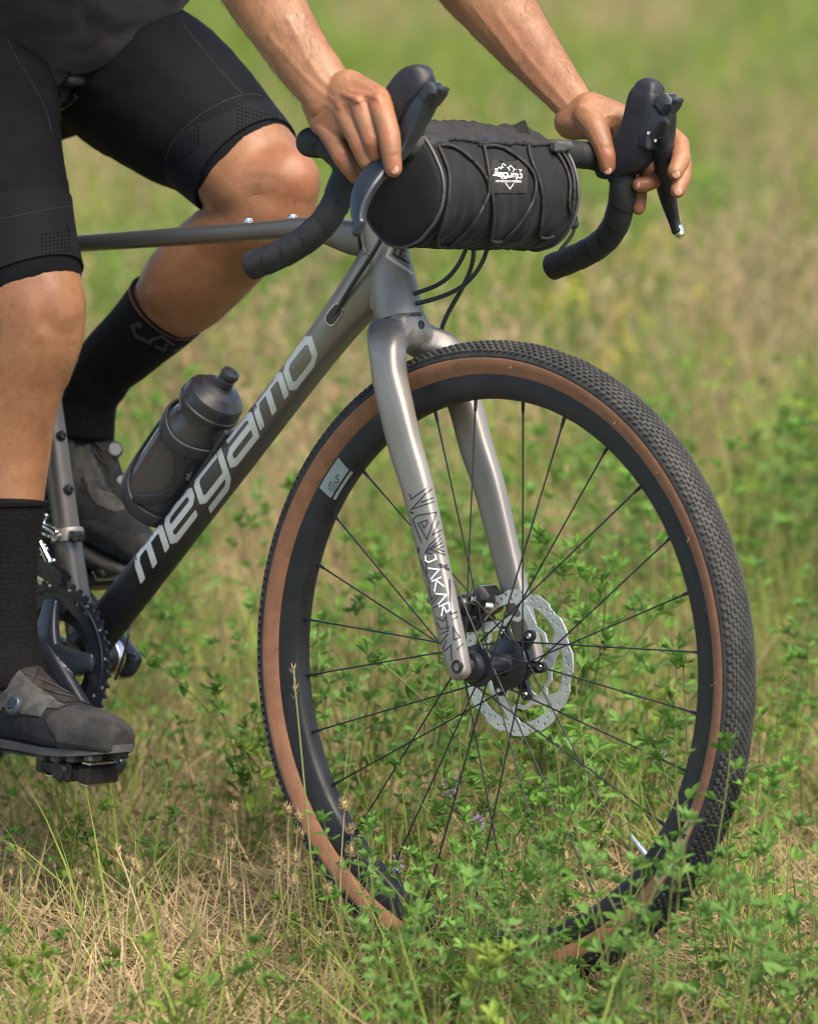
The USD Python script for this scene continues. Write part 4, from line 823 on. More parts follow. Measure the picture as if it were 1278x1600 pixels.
calfL = [(400, 262, 494, 318, .130, 1.0), (352, 300, 466, 388, .130, .98), (318, 325, 426, 420, .131, 1.0), (283, 352, 393, 453, .132, 1.02), (248, 386, 361, 484, .132, 1.02), (226, 418, 328, 510, .132, 1.02), (213, 438, 308, 522, .132, 1.0), (196, 462, 285, 541, .131, 1.0), (172, 492, 252, 566, .131, 1.0), (148, 518, 226, 586, .131, 1.0), (128, 542, 205, 601, .130, 1.0), (112, 568, 193, 618, .130, 1.0), (102, 598, 180, 638, .130, 1.0), (98, 632, 176, 660, .130, 1.0), (96, 680, 176, 690, .130, 1.1)]
cL, _ = limb(calfL[:6] + grow(calfL[6:-1], -3.5), n=70)
kneecap = bones([(at(400, 288, .128), .058), (at(446, 284, .127), .0415)], 24)
# trunk, shoulders, neck, head (above the frame of the photograph)
CH, SHO = np.array([-.62, 0, 1.30]), np.array([-.515, 0, 1.415])
trunk = m3.Manifold.batch_hull([ball(HIPR + [0, .005, .02], .115, 28), ball(HIPL + [0, -.005, .02], .115, 28), ball([-.80, 0, 1.06], .128, 28)]) 
belly = m3.Manifold.batch_hull([ball([-.84, .055, 1.03], .125, 28), ball([-.84, -.055, 1.03], .125, 28), ball([-.755, .05, 1.11], .118, 28), ball([-.755, -.05, 1.11], .118, 28)])
chest = m3.Manifold.batch_hull([ball([-.755, .05, 1.11], .118, 28), ball([-.755, -.05, 1.11], .118, 28), ball(CH + [0, .085, 0], .112, 28), ball(CH + [0, -.085, 0], .112, 28)])
should = m3.Manifold.batch_hull([ball(CH + [0, .085, 0], .108, 28), ball(CH + [0, -.085, 0], .108, 28), ball(SHO + [0, .150, 0], .060, 28), ball(SHO + [0, -.150, 0], .060, 28)])
neck = bones([(SHO + [.0, 0, .02], .066), (SHO + [.055, 0, .115], .057)], 24)
HD = SHO + np.array([.105, 0, .20])
head = m3.Manifold.batch_hull([ball(HD + [-.012, 0, .030], .092, 28), ball(HD + [.028, 0, -.02], .070, 28), ball(HD + [.052, 0, -.085], .034, 20)])
face = bones([(HD + [.100, 0, .010], .010), (HD + [.112, 0, -.030], .013)], 12) + bones([(HD + [.092, -.02, -.068], .010), (HD + [.092, .02, -.068], .010)], 12) + ball(HD + [-.002, .090, -.012], .020, 12) + ball(HD + [-.002, -.090, -.012], .020, 12)
# arms: shoulder, elbow, forearm measured in the photograph
def forearm(rows, sh, el, s_):
    fa, P_ = limb(rows, n=40, k=26, e=2.1)
    up_ = bones([(sh, .058), (sh * .55 + el * .45, .051), (el, .044)], 24)
    mid = bones([(el, .043), (P_[1], .040)], 24)
    return solid(fa), up_ + mid
faR, upR = forearm([(300, -72, 452, -112, -.232, .90), (333, -28, 468, -52, -.230, .88), (358, 2, 478, -2, -.227, .85), (400, 70, 497, 38, -.222, .80), (436, 116, 525, 86, -.217, .74), (462, 146, 546, 118, -.214, .70), (478, 172, 560, 142, -.211, .62)], SHO + [.0, -.185, -.01], np.array([-.245, -.235, 1.155]), -1)
faL, upL = forearm([(655, -72, 815, -70, .212, .90), (690, -18, 832, -22, .210, .88), (716, 12, 838, 4, .208, .86), (762, 66, 862, 48, .204, .80), (812, 118, 890, 92, .200, .74), (856, 164, 915, 132, .197, .70), (884, 196, 930, 160, .195, .66)], SHO + [.0, .185, -.01], np.array([-.300, .240, 1.135]), 1)
# hands
def A3(*r): return [(at(u, v, y_), r_) for u, v, y_, r_ in r]
B_ = lambda *r: bones(A3(*r), 18)
def joined(*pts): return m3.Manifold.batch_hull([ball(p, r_, 18) for p, r_ in A3(*pts)])
handR = (joined((500, 160, -.209, .020), (543, 137, -.206, .020), (502, 193, -.217, .0125), (533, 168, -.217, .0125)) + joined((543, 137, -.206, .020), (500, 160, -.209, .020), (533, 168, -.217, .0130), (563, 158, -.215, .0135)) + joined((543, 137, -.205, .020), (563, 158, -.215, .0135), (592, 155, -.208, .0140), (570, 150, -.195, .018))
         + joined((534, 169, -.2175, .0118), (505, 192, -.2165, .0118), (546, 194, -.2190, .0108), (520, 214, -.2180, .0108)) + joined((563, 160, -.2155, .0115), (534, 169, -.2175, .0118), (571, 188, -.2180, .0102), (547, 194, -.2190, .0105))
         + joined((540, 146, -.196, .020), (575, 168, -.192, .018), (520, 200, -.200, .014), (580, 200, -.200, .012)) + B_((545, 150, -.186, .018), (585, 170, -.166, .0125), (612, 196, -.164, .0105), (626, 214, -.166, .0090))
         + B_((592, 155, -.209, .0136), (600, 182, -.219, .0122), (608, 211, -.224, .0118), (611, 240, -.226, .0106), (614.5, 262, -.225, .0094))
         + B_((563, 158, -.216, .0130), (573, 190, -.223, .0116), (583, 221, -.226, .0114), (588, 242, -.222, .0100), (592, 254, -.214, .0088))
         + B_((534, 168, -.217, .0125), (550, 199, -.224, .0112), (564, 228, -.227, .0112), (574, 252, -.225, .0100), (582, 264, -.216, .0086))
         + B_((504, 192, -.216, .0118), (521, 218, -.222, .0110), (535, 243, -.225, .0112), (546, 262, -.222, .0092), (555, 275, -.217, .0082)))
handL = (joined((893, 190, .194, .020), (922, 172, .196, .021), (930, 196, .186, .0150), (958, 182, .206, .018)) + joined((922, 172, .196, .021), (958, 182, .206, .018), (985, 190, .215, .016), (972, 222, .222, .014), (940, 212, .205, .016))
         + joined((985, 192, .214, .0145), (995, 208, .218, .0130), (984, 232, .225, .0125), (974, 226, .222, .013))
         + B_((918, 180, .186, .0170), (931, 200, .176, .0140), (944, 230, .172, .0118), (948, 246, .172, .0108), (949, 259, .173, .0096))
         + B_((988, 194, .216, .0130), (1040, 205, .226, .0115), (1062, 224, .222, .0108), (1064, 248, .208, .0104), (1055, 268, .196, .0092))
         + B_((992, 208, .220, .0125), (1045, 232, .228, .0112), (1066, 256, .222, .0105), (1066, 278, .208, .0098), (1059, 297, .198, .0086))
         + B_((990, 226, .222, .0120), (1010, 252, .226, .0108), (1022, 280, .220, .0105), (1010, 287, .206, .0092), (999, 288, .199, .0084))
         + B_((982, 234, .224, .0112), (994, 264, .222, .0098), (999, 292, .218, .0094), (999, 312, .214, .0084), (998, 325, .212, .0074)))
kn = [((592, 152, -.218), .0068), ((562, 157, -.224), .0068), ((533, 168, -.225), .0064), ((504, 193, -.223), .0058)]
for p, r_ in kn: handR = handR + ball(at(*p), r_, 14)
# one continuous body
coarse = solid(legR, tL, cL) + kneecap + trunk + belly + chest + should + neck + head + face + upR + upL
body_c = melt(coarse, .011, 34)
vb_ = np.array(body_c.vertices); body_c.vertices = vb_ + body_c.vertex_normals * ((meshkit.fbm(vb_ * 16, 3, 8) - .5) * .0045)[:, None]
def whole(*ts):
    out = None
    for t in ts:
        w = m3.Manifold(m3.Mesh(np.asarray(t.vertices, np.float32), np.asarray(t.faces, np.uint32))); out = w if out is None else out + w
    return out
hr = melt(faR + handR, .0034, 9, .45); hl = melt(faL + handL, .0034, 9, .45)
def ridges(mesh, lines, hgt, rad):
    v = np.array(mesh.vertices); n_ = mesh.vertex_normals; add = np.zeros(len(v))
    for pts in lines:
        q = spline(np.array([[*p, 0] for p in pts], float), 40)[:, :2]; h = cast(mesh, EYE, np.array([eye_ray(*p) for p in q])); h = h[np.isfinite(h).all(1)]
        if len(h): add = np.maximum(add, np.exp(-(np.linalg.norm(v[:, None] - h[None], axis=2).min(1) / rad) ** 2))
    mesh.vertices = v + n_ * (add * hgt)[:, None]
ridges(hr, [[(452, 30), (470, 70), (492, 110), (512, 132)], [(420, 55), (450, 90), (485, 128), (510, 150)], [(520, 140), (545, 150), (560, 158)], [(515, 148), (525, 160), (534, 170)]], .0011, .0026)
ridges(hr, [[(545, 142), (575, 148), (592, 156)], [(535, 146), (550, 152), (562, 158)], [(526, 152), (532, 160), (534, 168)]], .0013, .0030)
ridges(hr, [[(600, 207), (616, 206)], [(599, 212), (617, 211)], [(574, 219), (588, 220)], [(555, 227), (569, 226)], [(527, 243), (540, 242)], [(607, 243), (622, 242)]], -.0007, .0016)
ridges(hl, [[(775, 20), (810, 70), (850, 120), (885, 160)], [(740, 10), (790, 75), (830, 125), (872, 165)], [(905, 165), (940, 178), (970, 180)]], .0011, .0028)
ridges(hl, [[(938, 232), (956, 232)], [(938, 228), (956, 228)]], -.0007, .0016)
for m_ in (hr, hl): m_.vertices = np.array(m_.vertices) + m_.vertex_normals * ((meshkit.fbm(np.array(m_.vertices) * 55, 3, 12) - .5) * .0014)[:, None]
ridges(body_c, [[(112, 560), (100, 620), (86, 690), (76, 770)]], .0022, .010)
ridges(body_c, [[(60, 545), (48, 620), (36, 700), (30, 775)], [(300, 372), (262, 405), (232, 445)], [(70, 505), (100, 522), (125, 508)]], -.0022, .011)
ridges(body_c, [[(92, 452), (104, 470), (104, 492)], [(462, 236), (480, 268), (484, 296)]], .0020, .018)
ridges(body_c, [[(62, 448), (66, 480), (74, 500)]], -.0026, .010)
BODY = V(whole(body_c, hr, hl))
BODY = trimesh.Trimesh(BODY.vertices, BODY.faces, process=True)
skin = obj('body', BODY, 'skin', rider, smooth=True)
bv = np.array(BODY.vertices); red = np.zeros(len(bv))
for u, v, y_, r_ in ((592, 155, -.22, .011), (562, 160, -.226, .011), (533, 170, -.226, .011), (504, 193, -.224, .011), (608, 208, -.23, .009), (578, 219, -.23, .009), (560, 226, -.23, .009), (533, 245, -.23, .009), (616, 258, -.23, .009), (948, 240, .165, .010), (1063, 262, .215, .011), (1057, 300, .205, .011), (998, 322, .212, .010), (996, 288, .2, .010), (470, 290, .10, .05), (60, 480, -.18, .06)):
    red = np.maximum(red, np.exp(-(np.linalg.norm(bv - at(u, v, y_), axis=1) / r_) ** 2) * (1 if r_ < .03 else .5))
UsdGeom.PrimvarsAPI(stage.GetPrimAtPath(skin)).CreatePrimvar('flush', Sdf.ValueTypeNames.FloatArray, 'vertex').Set(Vt.FloatArray.FromNumpy(red.astype(np.float32)))
# nails that show
for uv, d_ in (((616, 265), (.25, -1, .25)), ((949, 266), (.3, -.9, .1)), ((994, 289), (-.3, -.9, .1)), ((1056, 272), (.5, -.8, .1)), ((1059, 299), (.5, -.8, .1))):
    m_ = hr if uv[0] < 700 else hl; h = onto(m_, uv)
    if np.isfinite(h).all(): obj('nail', lathe_on([(0, .0006), (.0036, .0004), (.0047, -.0004), (.0047, -.002), (0, -.002)], h, d_, 14), 'nail', skin, smooth=True)
# --- shorts
shR, _ = limb(grow(thighR[:5] + [(-60, 444, 126, 420, -.112, 1.05)], 4), n=44)
shL, _ = limb(grow(thighL[:5] + [(302, 300, 448, 196, .130, .96)], 4), n=44)
hipS = m3.Manifold.batch_hull([ball(HIPR + [0, .0, .02], .121, 28), ball(HIPL + [0, .0, .02], .121, 28), ball([-.80, 0, 1.055], .131, 28)])
SHORTS = melt(solid(shR) + solid(shL) + hipS, .011, 10)
vs_ = np.array(SHORTS.vertices); wr = meshkit.fbm(vs_ * [26, 26, 60], 3, 4) - .5
zone = np.exp(-((vs_[:, 0] + .80) ** 2 + (vs_[:, 2] - .98) ** 2) / .02); vs_ = vs_ + SHORTS.vertex_normals * (wr * (.0015 + .011 * zone))[:, None]
SHORTS = trimesh.Trimesh(vs_, SHORTS.faces, process=False)
shorts = obj('cycling_shorts', SHORTS, 'shorts_fabric', rider, smooth=True)
def band(rows, d, n=14): 
    t, _ = limb(grow(rows, d), n=n, k=40, round_ends=False); return t
gR = band([(-98, 354, 111, 318, -.112, 1.02), (-75, 405, 119, 378, -.112, 1.04), (-56, 452, 130, 430, -.112, 1.05)], 5.5)
obj('leg_gripper', gR, 'gripper_fabric', shorts, smooth=40)
gL = band([(258, 272, 398, 140, .1235, .98), (282, 290, 430, 172, .128, .97), (309, 309, 460, 212, .130, .95)], 7)
obj('leg_gripper', gL, 'gripper_fabric', shorts, smooth=40)
for m_, pts in ((gR, [(-2, 341), (40, 334), (80, 326), (112, 322)]), (gL, [(258, 250), (270, 222), (305, 185), (345, 160), (385, 147), (408, 149)])):
    q = spline(np.array([[*p, 0] for p in pts], float), 30)[:, :2]; mm = cat(SHORTS, m_); h = cast(mm, EYE, np.array([eye_ray(*p) for p in q])); h = h[np.isfinite(h).all(1)]
    if len(h) > 4: obj('stitching', sweep(h, .0006, n=6), 'seam', shorts, smooth=True)
for pts in ([(12, 62), (38, 110), (62, 150), (80, 205)], [(276, 22), (310, 68), (345, 110), (378, 146)]):
    q = spline(np.array([[*p, 0] for p in pts], float), 40)[:, :2]; h = cast(SHORTS, EYE, np.array([eye_ray(*p) for p in q])); h = h[np.isfinite(h).all(1)]
    if len(h) > 4: obj('stitching', sweep(h, .0006, n=6), 'seam', shorts, smooth=True)
for m_, pts in ((gR, [(-20, 462), (20, 452), (70, 440), (130, 430)]), (gL, [(318, 316), (335, 284), (365, 254), (405, 231), (440, 220), (462, 226)])):
    pass
for m_, u0, u1, v0, v1, sh_ in ((gL, 372, 434, 165, 205, .30), (gL, 268, 312, 232, 268, -.8), (gR, 66, 112, 366, 398, -.12)):
    dots = unary_union([Point(u, v + (u - u0) * sh_).buffer(1.15, 3) for u in np.arange(u0, u1, 6.0) for v in np.arange(v0, v1, 6.0)])
    obj('perforations', print_on(m_, dots, lift=.0005, step=4), 'perforation', shorts, smooth=True, kind='stuff')
# --- jersey, its hem hanging over the front of the shorts
J = m3.Manifold.batch_hull([ball([-.825, .060, 1.035], .134, 28), ball([-.825, -.060, 1.035], .134, 28), ball([-.750, .05, 1.11], .128, 28), ball([-.750, -.05, 1.11], .128, 28)]) + m3.Manifold.batch_hull([ball([-.755, .05, 1.11], .127, 28), ball([-.755, -.05, 1.11], .127, 28), ball(CH + [0, .085, 0], .120, 28), ball(CH + [0, -.085, 0], .120, 28)]) + m3.Manifold.batch_hull([ball(CH + [0, .085, 0], .116, 28), ball(CH + [0, -.085, 0], .116, 28), ball(SHO + [0, .150, 0], .068, 28), ball(SHO + [0, -.150, 0], .068, 28)])
for sh, el in ((SHO + [.0, -.185, -.01], np.array([-.245, -.235, 1.155])), (SHO + [.0, .185, -.01], np.array([-.300, .240, 1.135]))): J = J + bones([(SHO + [0, np.sign(sh[1]) * .14, 0], .068), (sh, .066), (sh * .45 + el * .55, .056)], 24)
fold = bones([(at(70, 20, -.03), .036), (at(110, 62, 0), .046), (at(150, 55, .02), .040), (at(195, 10, .05), .034)], 24)
JM = melt(J + fold, .013, 10); vj = np.array(JM.vertices); wr = meshkit.fbm(vj * [30, 30, 44], 3, 9) - .5; JM = trimesh.Trimesh(vj + JM.vertex_normals * (wr * .014)[:, None], JM.faces, process=False)
obj('jersey', JM, 'jersey_fabric', rider, smooth=True)
# --- helmet and hair, eyes (outside the photograph's frame)
hel = lathe([(.001, .118), (.05, .112), (.088, .082), (.108, .03), (.108, .0), (.100, -.006), (.096, 0)], 36, 'z', HD + [-.014, 0, .028])
obj('helmet', hel, 'gloss_black', rider, smooth=True)
for s_ in (-1, 1): obj('eye', V(ball(HD + [.079, s_ * .032, .012], .0125, 14)), 'white_print', skin, smooth=True)
# --- socks
sockR = grow([(-60, 786, 71, 782, -.123, .98)] + calfR[5:] + [(-50, 1085, 76, 1078, -.130, .95)], 2.4); sR, _ = limb(sockR, n=44, k=34, round_ends=False)
sk = obj('sock', sR, 'sock_fabric', rider, smooth=True)
sockL = grow(calfL[6:], 2.6)
sL, _ = limb(sockL, n=44, k=34, round_ends=False)
sk2 = obj('sock', sL, 'sock_fabric', rider, smooth=True)
e0, _ = limb(grow([(213.4, 437.4, 308.4, 521.4, .132, 1.0), (211.6, 440.2, 306.2, 523.6, .132, 1.0)], 3.4), n=6, k=40, round_ends=False); obj('cuff_edge', e0, 'red_thread', sk2, smooth=True)
for a_, b_ in ((780, 784),):
    e1, _ = limb(grow([(-60.5, 784, 71.5, 780, -.123, .98), (-59.5, 792, 70.5, 788, -.123, .98)], 3.2), n=6, k=40, round_ends=False); obj('sock_cuff', e1, 'sock_fabric', sk, smooth=True)
K5 = lambda *pts, w=5.0: LineString([(x / 2.905, 480 + y / 2.905) for x, y in pts]).buffer(w / 2, cap_style='flat', join_style='mitre')
ca = [K5((640, 72), (600, 85), (615, 130), (690, 165)), K5((640, 72), (632, 95), w=4), K5((676, 152), (735, 132), (790, 172), w=4.5), K5((705, 175), (745, 196), (760, 165), w=4.5), K5((790, 200), (830, 180), w=4)]
obj('sock_lettering', print_on(sL, unary_union(ca), lift=.0012, step=3), 'sock_letter', sk2, smooth=True)
# --- shoes: built along the sole (x toe-ward, z up), then placed
def shoe(name_, place):
    st = [(-.112, .000, .060, .016, .030), (-.100, .000, .082, .026, .0345), (-.075, .0, .100, .038, .0365), (-.045, .0, .112, .046, .0360), (-.015, .0, .106, .047, .0365), (.015, .0, .086, .040, .0395), (.045, .002, .070, .033, .0435), (.080, .004, .058, .028, .0475), (.110, .004, .052, .025, .0465), (.140, .003, .047, .022, .0400), (.162, .001, .040, .018, .0300), (.174, .0, .030, .012, .0170)]
    v = []; nn = 30
    s = spline([(x, yo, h, w) for x, yo, h, q, w in st], 40)
    for x, yo, h, w in s:
        for a in np.linspace(0, 2 * np.pi, nn, endpoint=False):
            c_, s_ = math.cos(a), math.sin(a); zz = h / 2 + (h / 2) * np.sign(s_) * abs(s_) ** (.85 if s_ > 0 else .5); ww = w * np.sign(c_) * abs(c_) ** .72
            ww *= 1 - .42 * max(0, zz / h - .35) ** 1.2
            v.append((x, yo + ww, zz))
    m_ = len(s); v = np.array(v); i, j = np.meshgrid(np.arange(m_ - 1), np.arange(nn), indexing='ij'); a0, a1 = (i * nn + j).ravel(), (i * nn + (j + 1) % nn).ravel()
    f = np.vstack([np.c_[a0, a1, a1 + nn], np.c_[a0, a1 + nn, a0 + nn]]); v = np.vstack([v, v[:nn].mean(0), v[-nn:].mean(0)]); jj = np.arange(nn)
    f = np.vstack([f, np.c_[np.full(nn, m_ * nn), (jj + 1) % nn, jj], np.c_[np.full(nn, m_ * nn + 1), (m_ - 1) * nn + jj, (m_ - 1) * nn + (jj + 1) % nn]])
    up_ = trimesh.Trimesh(v, f, process=False)
    if up_.volume < 0: up_.invert()
    def T(t):
        t = t.copy(); t.vertices = place(np.array(t.vertices)); 
        if PLACE_FLIP: t.invert()
        return t
    PLACE_FLIP = np.linalg.det(place(np.eye(3)) - place(np.zeros((1, 3)))) < 0
    U_ = T(up_); sh = obj(name_, U_, 'shoe_fabric', rider, smooth=True)
    # sole with lugs
    xs = np.linspace(-.114, .176, 34); wv = np.interp(xs, [x for x, *_ in st], [w for *_, w in st]) * .96
    out = Polygon(np.r_[np.c_[xs, wv], np.c_[xs, -wv][::-1]]).buffer(.006).buffer(-.006)
    so = trimesh.creation.extrude_polygon(out, .0095, engine='earcut').subdivide().subdivide(); sv = np.array(so.vertices)
    spring = lambda x: .010 * np.clip((x - .08) / .095, 0, 1) ** 1.7 + .004 * np.clip((-.02 - x) / .09, 0, 1) ** 2
    sv[:, 2] += -.0065 + spring(sv[:, 0]); so = trimesh.Trimesh(sv, so.faces, process=False)
    lug = []
    for x in np.r_[np.linspace(-.098, -.030, 4), np.linspace(.066, .145, 4)]:
        for s_ in (-1, 1):
            w = np.interp(x, xs, wv); lug.append(rbox((.0150, w * .60, .010), .003, (x, s_ * w * .60, -.0095 + spring(x))))
    lug.append(rbox((.075, .050, .006), .003, (.012, 0, -.0115)))
    so = cat(so, *lug); sole = obj('sole', T(so), 'shoe_sole', sh, smooth=30)
    # overlays: skins cut from the upper and pushed out
    def overlay(test, lift, mat_, nm_):
        t = up_.subdivide().subdivide(); c_ = t.triangles_center; keep = test(c_[:, 0], c_[:, 1], c_[:, 2]); t2 = trimesh.Trimesh(t.vertices + t.vertex_normals * lift, t.faces[keep], process=False); t2.remove_unreferenced_vertices()
        return obj(nm_, T(t2), mat_, sh, smooth=True)
    H = lambda x: np.interp(x, [q[0] for q in st], [q[2] for q in st])
    overlay(lambda x, y, z: (x > .098 + .012 * np.sin(z * 120)) & (z > .004), .0012, 'shoe_toe', 'toe_cap')
    overlay(lambda x, y, z: (x > -.062) & (x < .085) & (np.abs(y) < .019 - .05 * np.maximum(0, x - .03)) & (z > .5 * H(x)), .0010, 'shoe_tongue', 'tongue')
    side_ = np.array(1.0)
    overlay(lambda x, y, z: (x > -.075) & (x < .092) & (np.abs(y) > .018 - .10 * np.maximum(0, x - .045)) & (z > .040 + .016 * np.sin(x * 60 + .6) * (x < .03)) & (z < .97 * H(x)) & ((x < .075) | (z > .050)), .0016, 'shoe_overlay', 'overlay')
    overlay(lambda x, y, z: (x < -.072) & (z > .012), .0011, 'shoe_overlay', 'heel_cup')
    def on_top(x, y):
        d = np.array([[0, 0, -1.0]]); h = cast(up_, np.array([x, y, .2]), d)[0]; return h
    def lace(pts):
        q = spline([on_top(*p) + [0, 0, .0028] for p in pts], 20); obj('lace', T(sweep(q, .0008, n=6)), 'cable_black', sh, smooth=True)
    lace([(-.030, -.024), (-.020, .0), (-.030, .020)]); lace([(-.018, -.024), (.012, -.004), (.028, .018)]); lace([(.010, .018), (.040, -.004), (.058, -.016)]); lace([(.045, .016), (.062, .004), (.072, -.012)])
    return sh, up_, T
def placing(toe, heel, lateral):
    """toe, heel: points under the sole; lateral: towards the outside."""
    x = toe - heel; L_ = np.linalg.norm(x); x /= L_; y = lateral - x * (lateral @ x); y /= np.linalg.norm(y); z = np.cross(x, y)
    if z[2] < 0: z = -z
    k = L_ / .286; o = heel + x * (.112 * k)
    return lambda v: o + (v[:, :1] * x + v[:, 1:2] * y + v[:, 2:3] * z) * k
toeR, heelR = at(191, 1180, -.135), at(-46, 1146, -.128); 
plR = placing(toeR, heelR, np.array([0, -1.0, 0])); shR_, upm, TR = shoe('shoe', plR)
k_ = (.020, .0385, .049)
t = lathe_on([(0, .0092), (.0055, .0095), (.0100, .0085), (.0112, .0070), (.0128, .0062), (.0136, .003), (.0136, -.002), (0, -.004)], np.array(k_), np.array([.05, 1.0, .35]), 30)
obj('closure_dial', TR(t), 'dial_plastic', shR_, smooth=25)
t = lathe_on([(0, .0100), (.0070, .0104), (.0085, .0098), (.0085, .008), (0, .008)], np.array(k_), np.array([.05, 1.0, .35]), 5); obj('dial_face', TR(t), 'gloss_black', shR_, smooth=False)
# the far shoe, toe down on its pedal
rowsL = [(99, 638, 172, 650, .130, .95), (97, 655, 174, 666, .130, 1.0), (92, 690, 179, 698, .131, 1.0), (80, 735, 190, 732, .132, .95), (84, 782, 201, 764, .133, .92), (112, 818, 215, 788, .134, 1.02), (150, 847, 228, 811, .135, 1.22), (186, 872, 238, 836, .135, 1.35), (208, 884, 240, 856, .135, 1.15), (220, 886, 238, 872, .135, .9)]
SHL, AXL = limb(rowsL, n=60, k=44, e=2.5); SHL = V(solid(SHL).refine_to_length(.006)); SHL = trimesh.Trimesh(SHL.vertices, SHL.faces, process=True)
shL_ = obj('shoe', SHL, 'shoe_fabric', rider, smooth=True)
def seen(p): d = p - EYE; z = d @ EA; return 639 + FPX * (d @ ER) / z, 800 - FPX * (d @ EU) / z
def patch(test, lift, mat_, nm_):
    u, v = seen(SHL.triangles_center); t = trimesh.Trimesh(SHL.vertices + SHL.vertex_normals * lift, SHL.faces[test(u, v)], process=False); t.remove_unreferenced_vertices(); return obj(nm_, t, mat_, shL_, smooth=True)
def inside(poly):
    P_ = Polygon(poly); return lambda u, v: shapely.contains_xy(P_, u, v)
patch(inside([(60, 640), (98, 636), (112, 668), (118, 700), (132, 735), (120, 770), (90, 790), (60, 760)]), .0012, 'shoe_overlay', 'heel_cup')
patch(inside([(148, 655), (166, 655), (176, 690), (184, 730), (196, 762), (204, 780), (190, 785), (176, 765), (160, 720), (150, 690)]), .0010, 'shoe_tongue', 'tongue')
patch(inside([(118, 700), (140, 694), (152, 725), (168, 765), (192, 786), (206, 782), (205, 796), (180, 800), (150, 790), (138, 765), (128, 735)]), .0014, 'shoe_overlay', 'overlay')
patch(inside([(120, 815), (150, 812), (180, 826), (210, 836), (245, 826), (250, 900), (140, 900)]), .0012, 'shoe_toe', 'toe_cap')
sr = spline(ats([(72, 752, .132), (92, 800, .133), (124, 834, .134), (160, 860, .135), (196, 883, .135), (219, 893, .135)]), 30)
sl = obj('sole', sweep(sr, np.interp(np.linspace(0, 1, 30), [0, .1, .9, 1], [.006, .0075, .0075, .005]), np.interp(np.linspace(0, 1, 30), [0, .15, .4, .75, 1], [.026, .034, .034, .044, .028]), up=np.cross(tangents(sr), [0, 1.0, 0]), n=20, e=4, round_ends=True), 'shoe_sole', shL_, smooth=35)
for f_ in (.12, .24, .62, .74, .86):
    q = sr[int(f_ * 29)]; t_ = tangents(sr)[int(f_ * 29)]; n_ = np.cross([0, 1.0, 0], t_); n_ = n_ if n_[2] < 0 else -n_
    for y_ in (-.022, .022): obj('lug', rbox((.016, .030, .010), .003, q + n_ * .008 + [0, y_, 0], np.array([t_, [0, 1, 0], -n_])), 'shoe_sole', sl)
for uv, r_ in (((181, 704), 1.0), ((192, 752), .7)):
    h = onto(SHL, (uv[0] - 4, uv[1])); obj('closure_dial', lathe_on([(0, .0085 * r_), (.0080 * r_, .0085 * r_), (.0110 * r_, .006 * r_), (.0115 * r_, -.001), (0, -.001)], h, (.80, -.45, .35), 24), 'dial_plastic', shL_, smooth=25)
for a, b, c in (((150, 690), (166, 706), (178, 704)), ((146, 702), (170, 726), (178, 708)), ((150, 752), (172, 742), (180, 722)), ((158, 762), (178, 765), (190, 758))):
    q = spline(np.array([[*a, 0], [*b, 0], [*c, 0]], float), 14)[:, :2]; h = cast(SHL, EYE, np.array([eye_ray(*p) for p in q])); h = h[np.isfinite(h).all(1)]
    if len(h) > 4: obj('lace', sweep(h - EA * .0022, .0008, n=6), 'cable_black', shL_, smooth=True)

# fine dark hair on the forearms
def hair(mesh, n, keep, seed, along=(.52, 0, -.80), lengths=(.006, .014)):
    r = np.random.default_rng(seed); m_ = trimesh.Trimesh(mesh.vertices, mesh.faces, process=False); c_ = m_.triangles_center; a_ = m_.area_faces * keep(c_); idx = r.choice(len(a_), n, p=a_ / a_.sum())
    w = r.dirichlet([1, 1, 1], n); p = (m_.triangles[idx] * w[:, :, None]).sum(1); nn = m_.face_normals[idx]
    pts = np.zeros((n, 4, 3))
    for k in range(n):
        ax = np.array(along) + r.normal(0, .28, 3); t = ax - nn[k] * (ax @ nn[k]); t /= np.linalg.norm(t); L_ = r.uniform(*lengths)
        b = np.cross(nn[k], t) * r.normal(0, .25)
        for q in range(4): f = q / 3; pts[k, q] = p[k] - nn[k] * .0005 + t * L_ * f + nn[k] * (.0022 * math.sin(f * 2.2)) + b * L_ * f * f
    return pts
def curves(name, h, width, look):
    p_ = numbered(rider + '/body', name); cv = UsdGeom.BasisCurves.Define(stage, p_); cv.CreateTypeAttr('linear'); cv.CreatePointsAttr(Vt.Vec3fArray.FromNumpy((h.reshape(-1, 3) - BASE[rider]).astype(np.float32)))
    cv.CreateCurveVertexCountsAttr(Vt.IntArray([4] * len(h))); cv.CreateWidthsAttr(Vt.FloatArray([width])); cv.SetWidthsInterpolation('constant')
    UsdShade.MaterialBindingAPI.Apply(cv.GetPrim()).Bind(MAT[look]); tag(cv.GetPrim(), kind='stuff')
for m_, y_, sd in ((hr, -1, 3), (hl, 1, 4)):
    curves('arm_hair', hair(m_, 1900, lambda c: ((c[:, 2] > .955) & (c[:, 0] < -.105)).astype(float) * (np.clip(c[:, 0] * 1.4 + (c[:, 1] * y_) * 2 + .25, .12, 1)), sd), .00012, 'hair')
curves('leg_hair', hair(body_c, 1800, lambda c: ((c[:, 1] < -.03) & (c[:, 2] < .69) & (c[:, 2] > .46)).astype(float), 5, (.08, 0, -1), (.003, .007)), .00009, 'leg_hair')
curves('leg_hair', hair(body_c, 1400, lambda c: ((c[:, 1] > .05) & (c[:, 0] > -.72) & (c[:, 0] < -.50) & (c[:, 2] < .83) & (c[:, 2] > .66)).astype(float), 6, (-.6, 0, -.7), (.003, .007)), .00009, 'leg_hair')
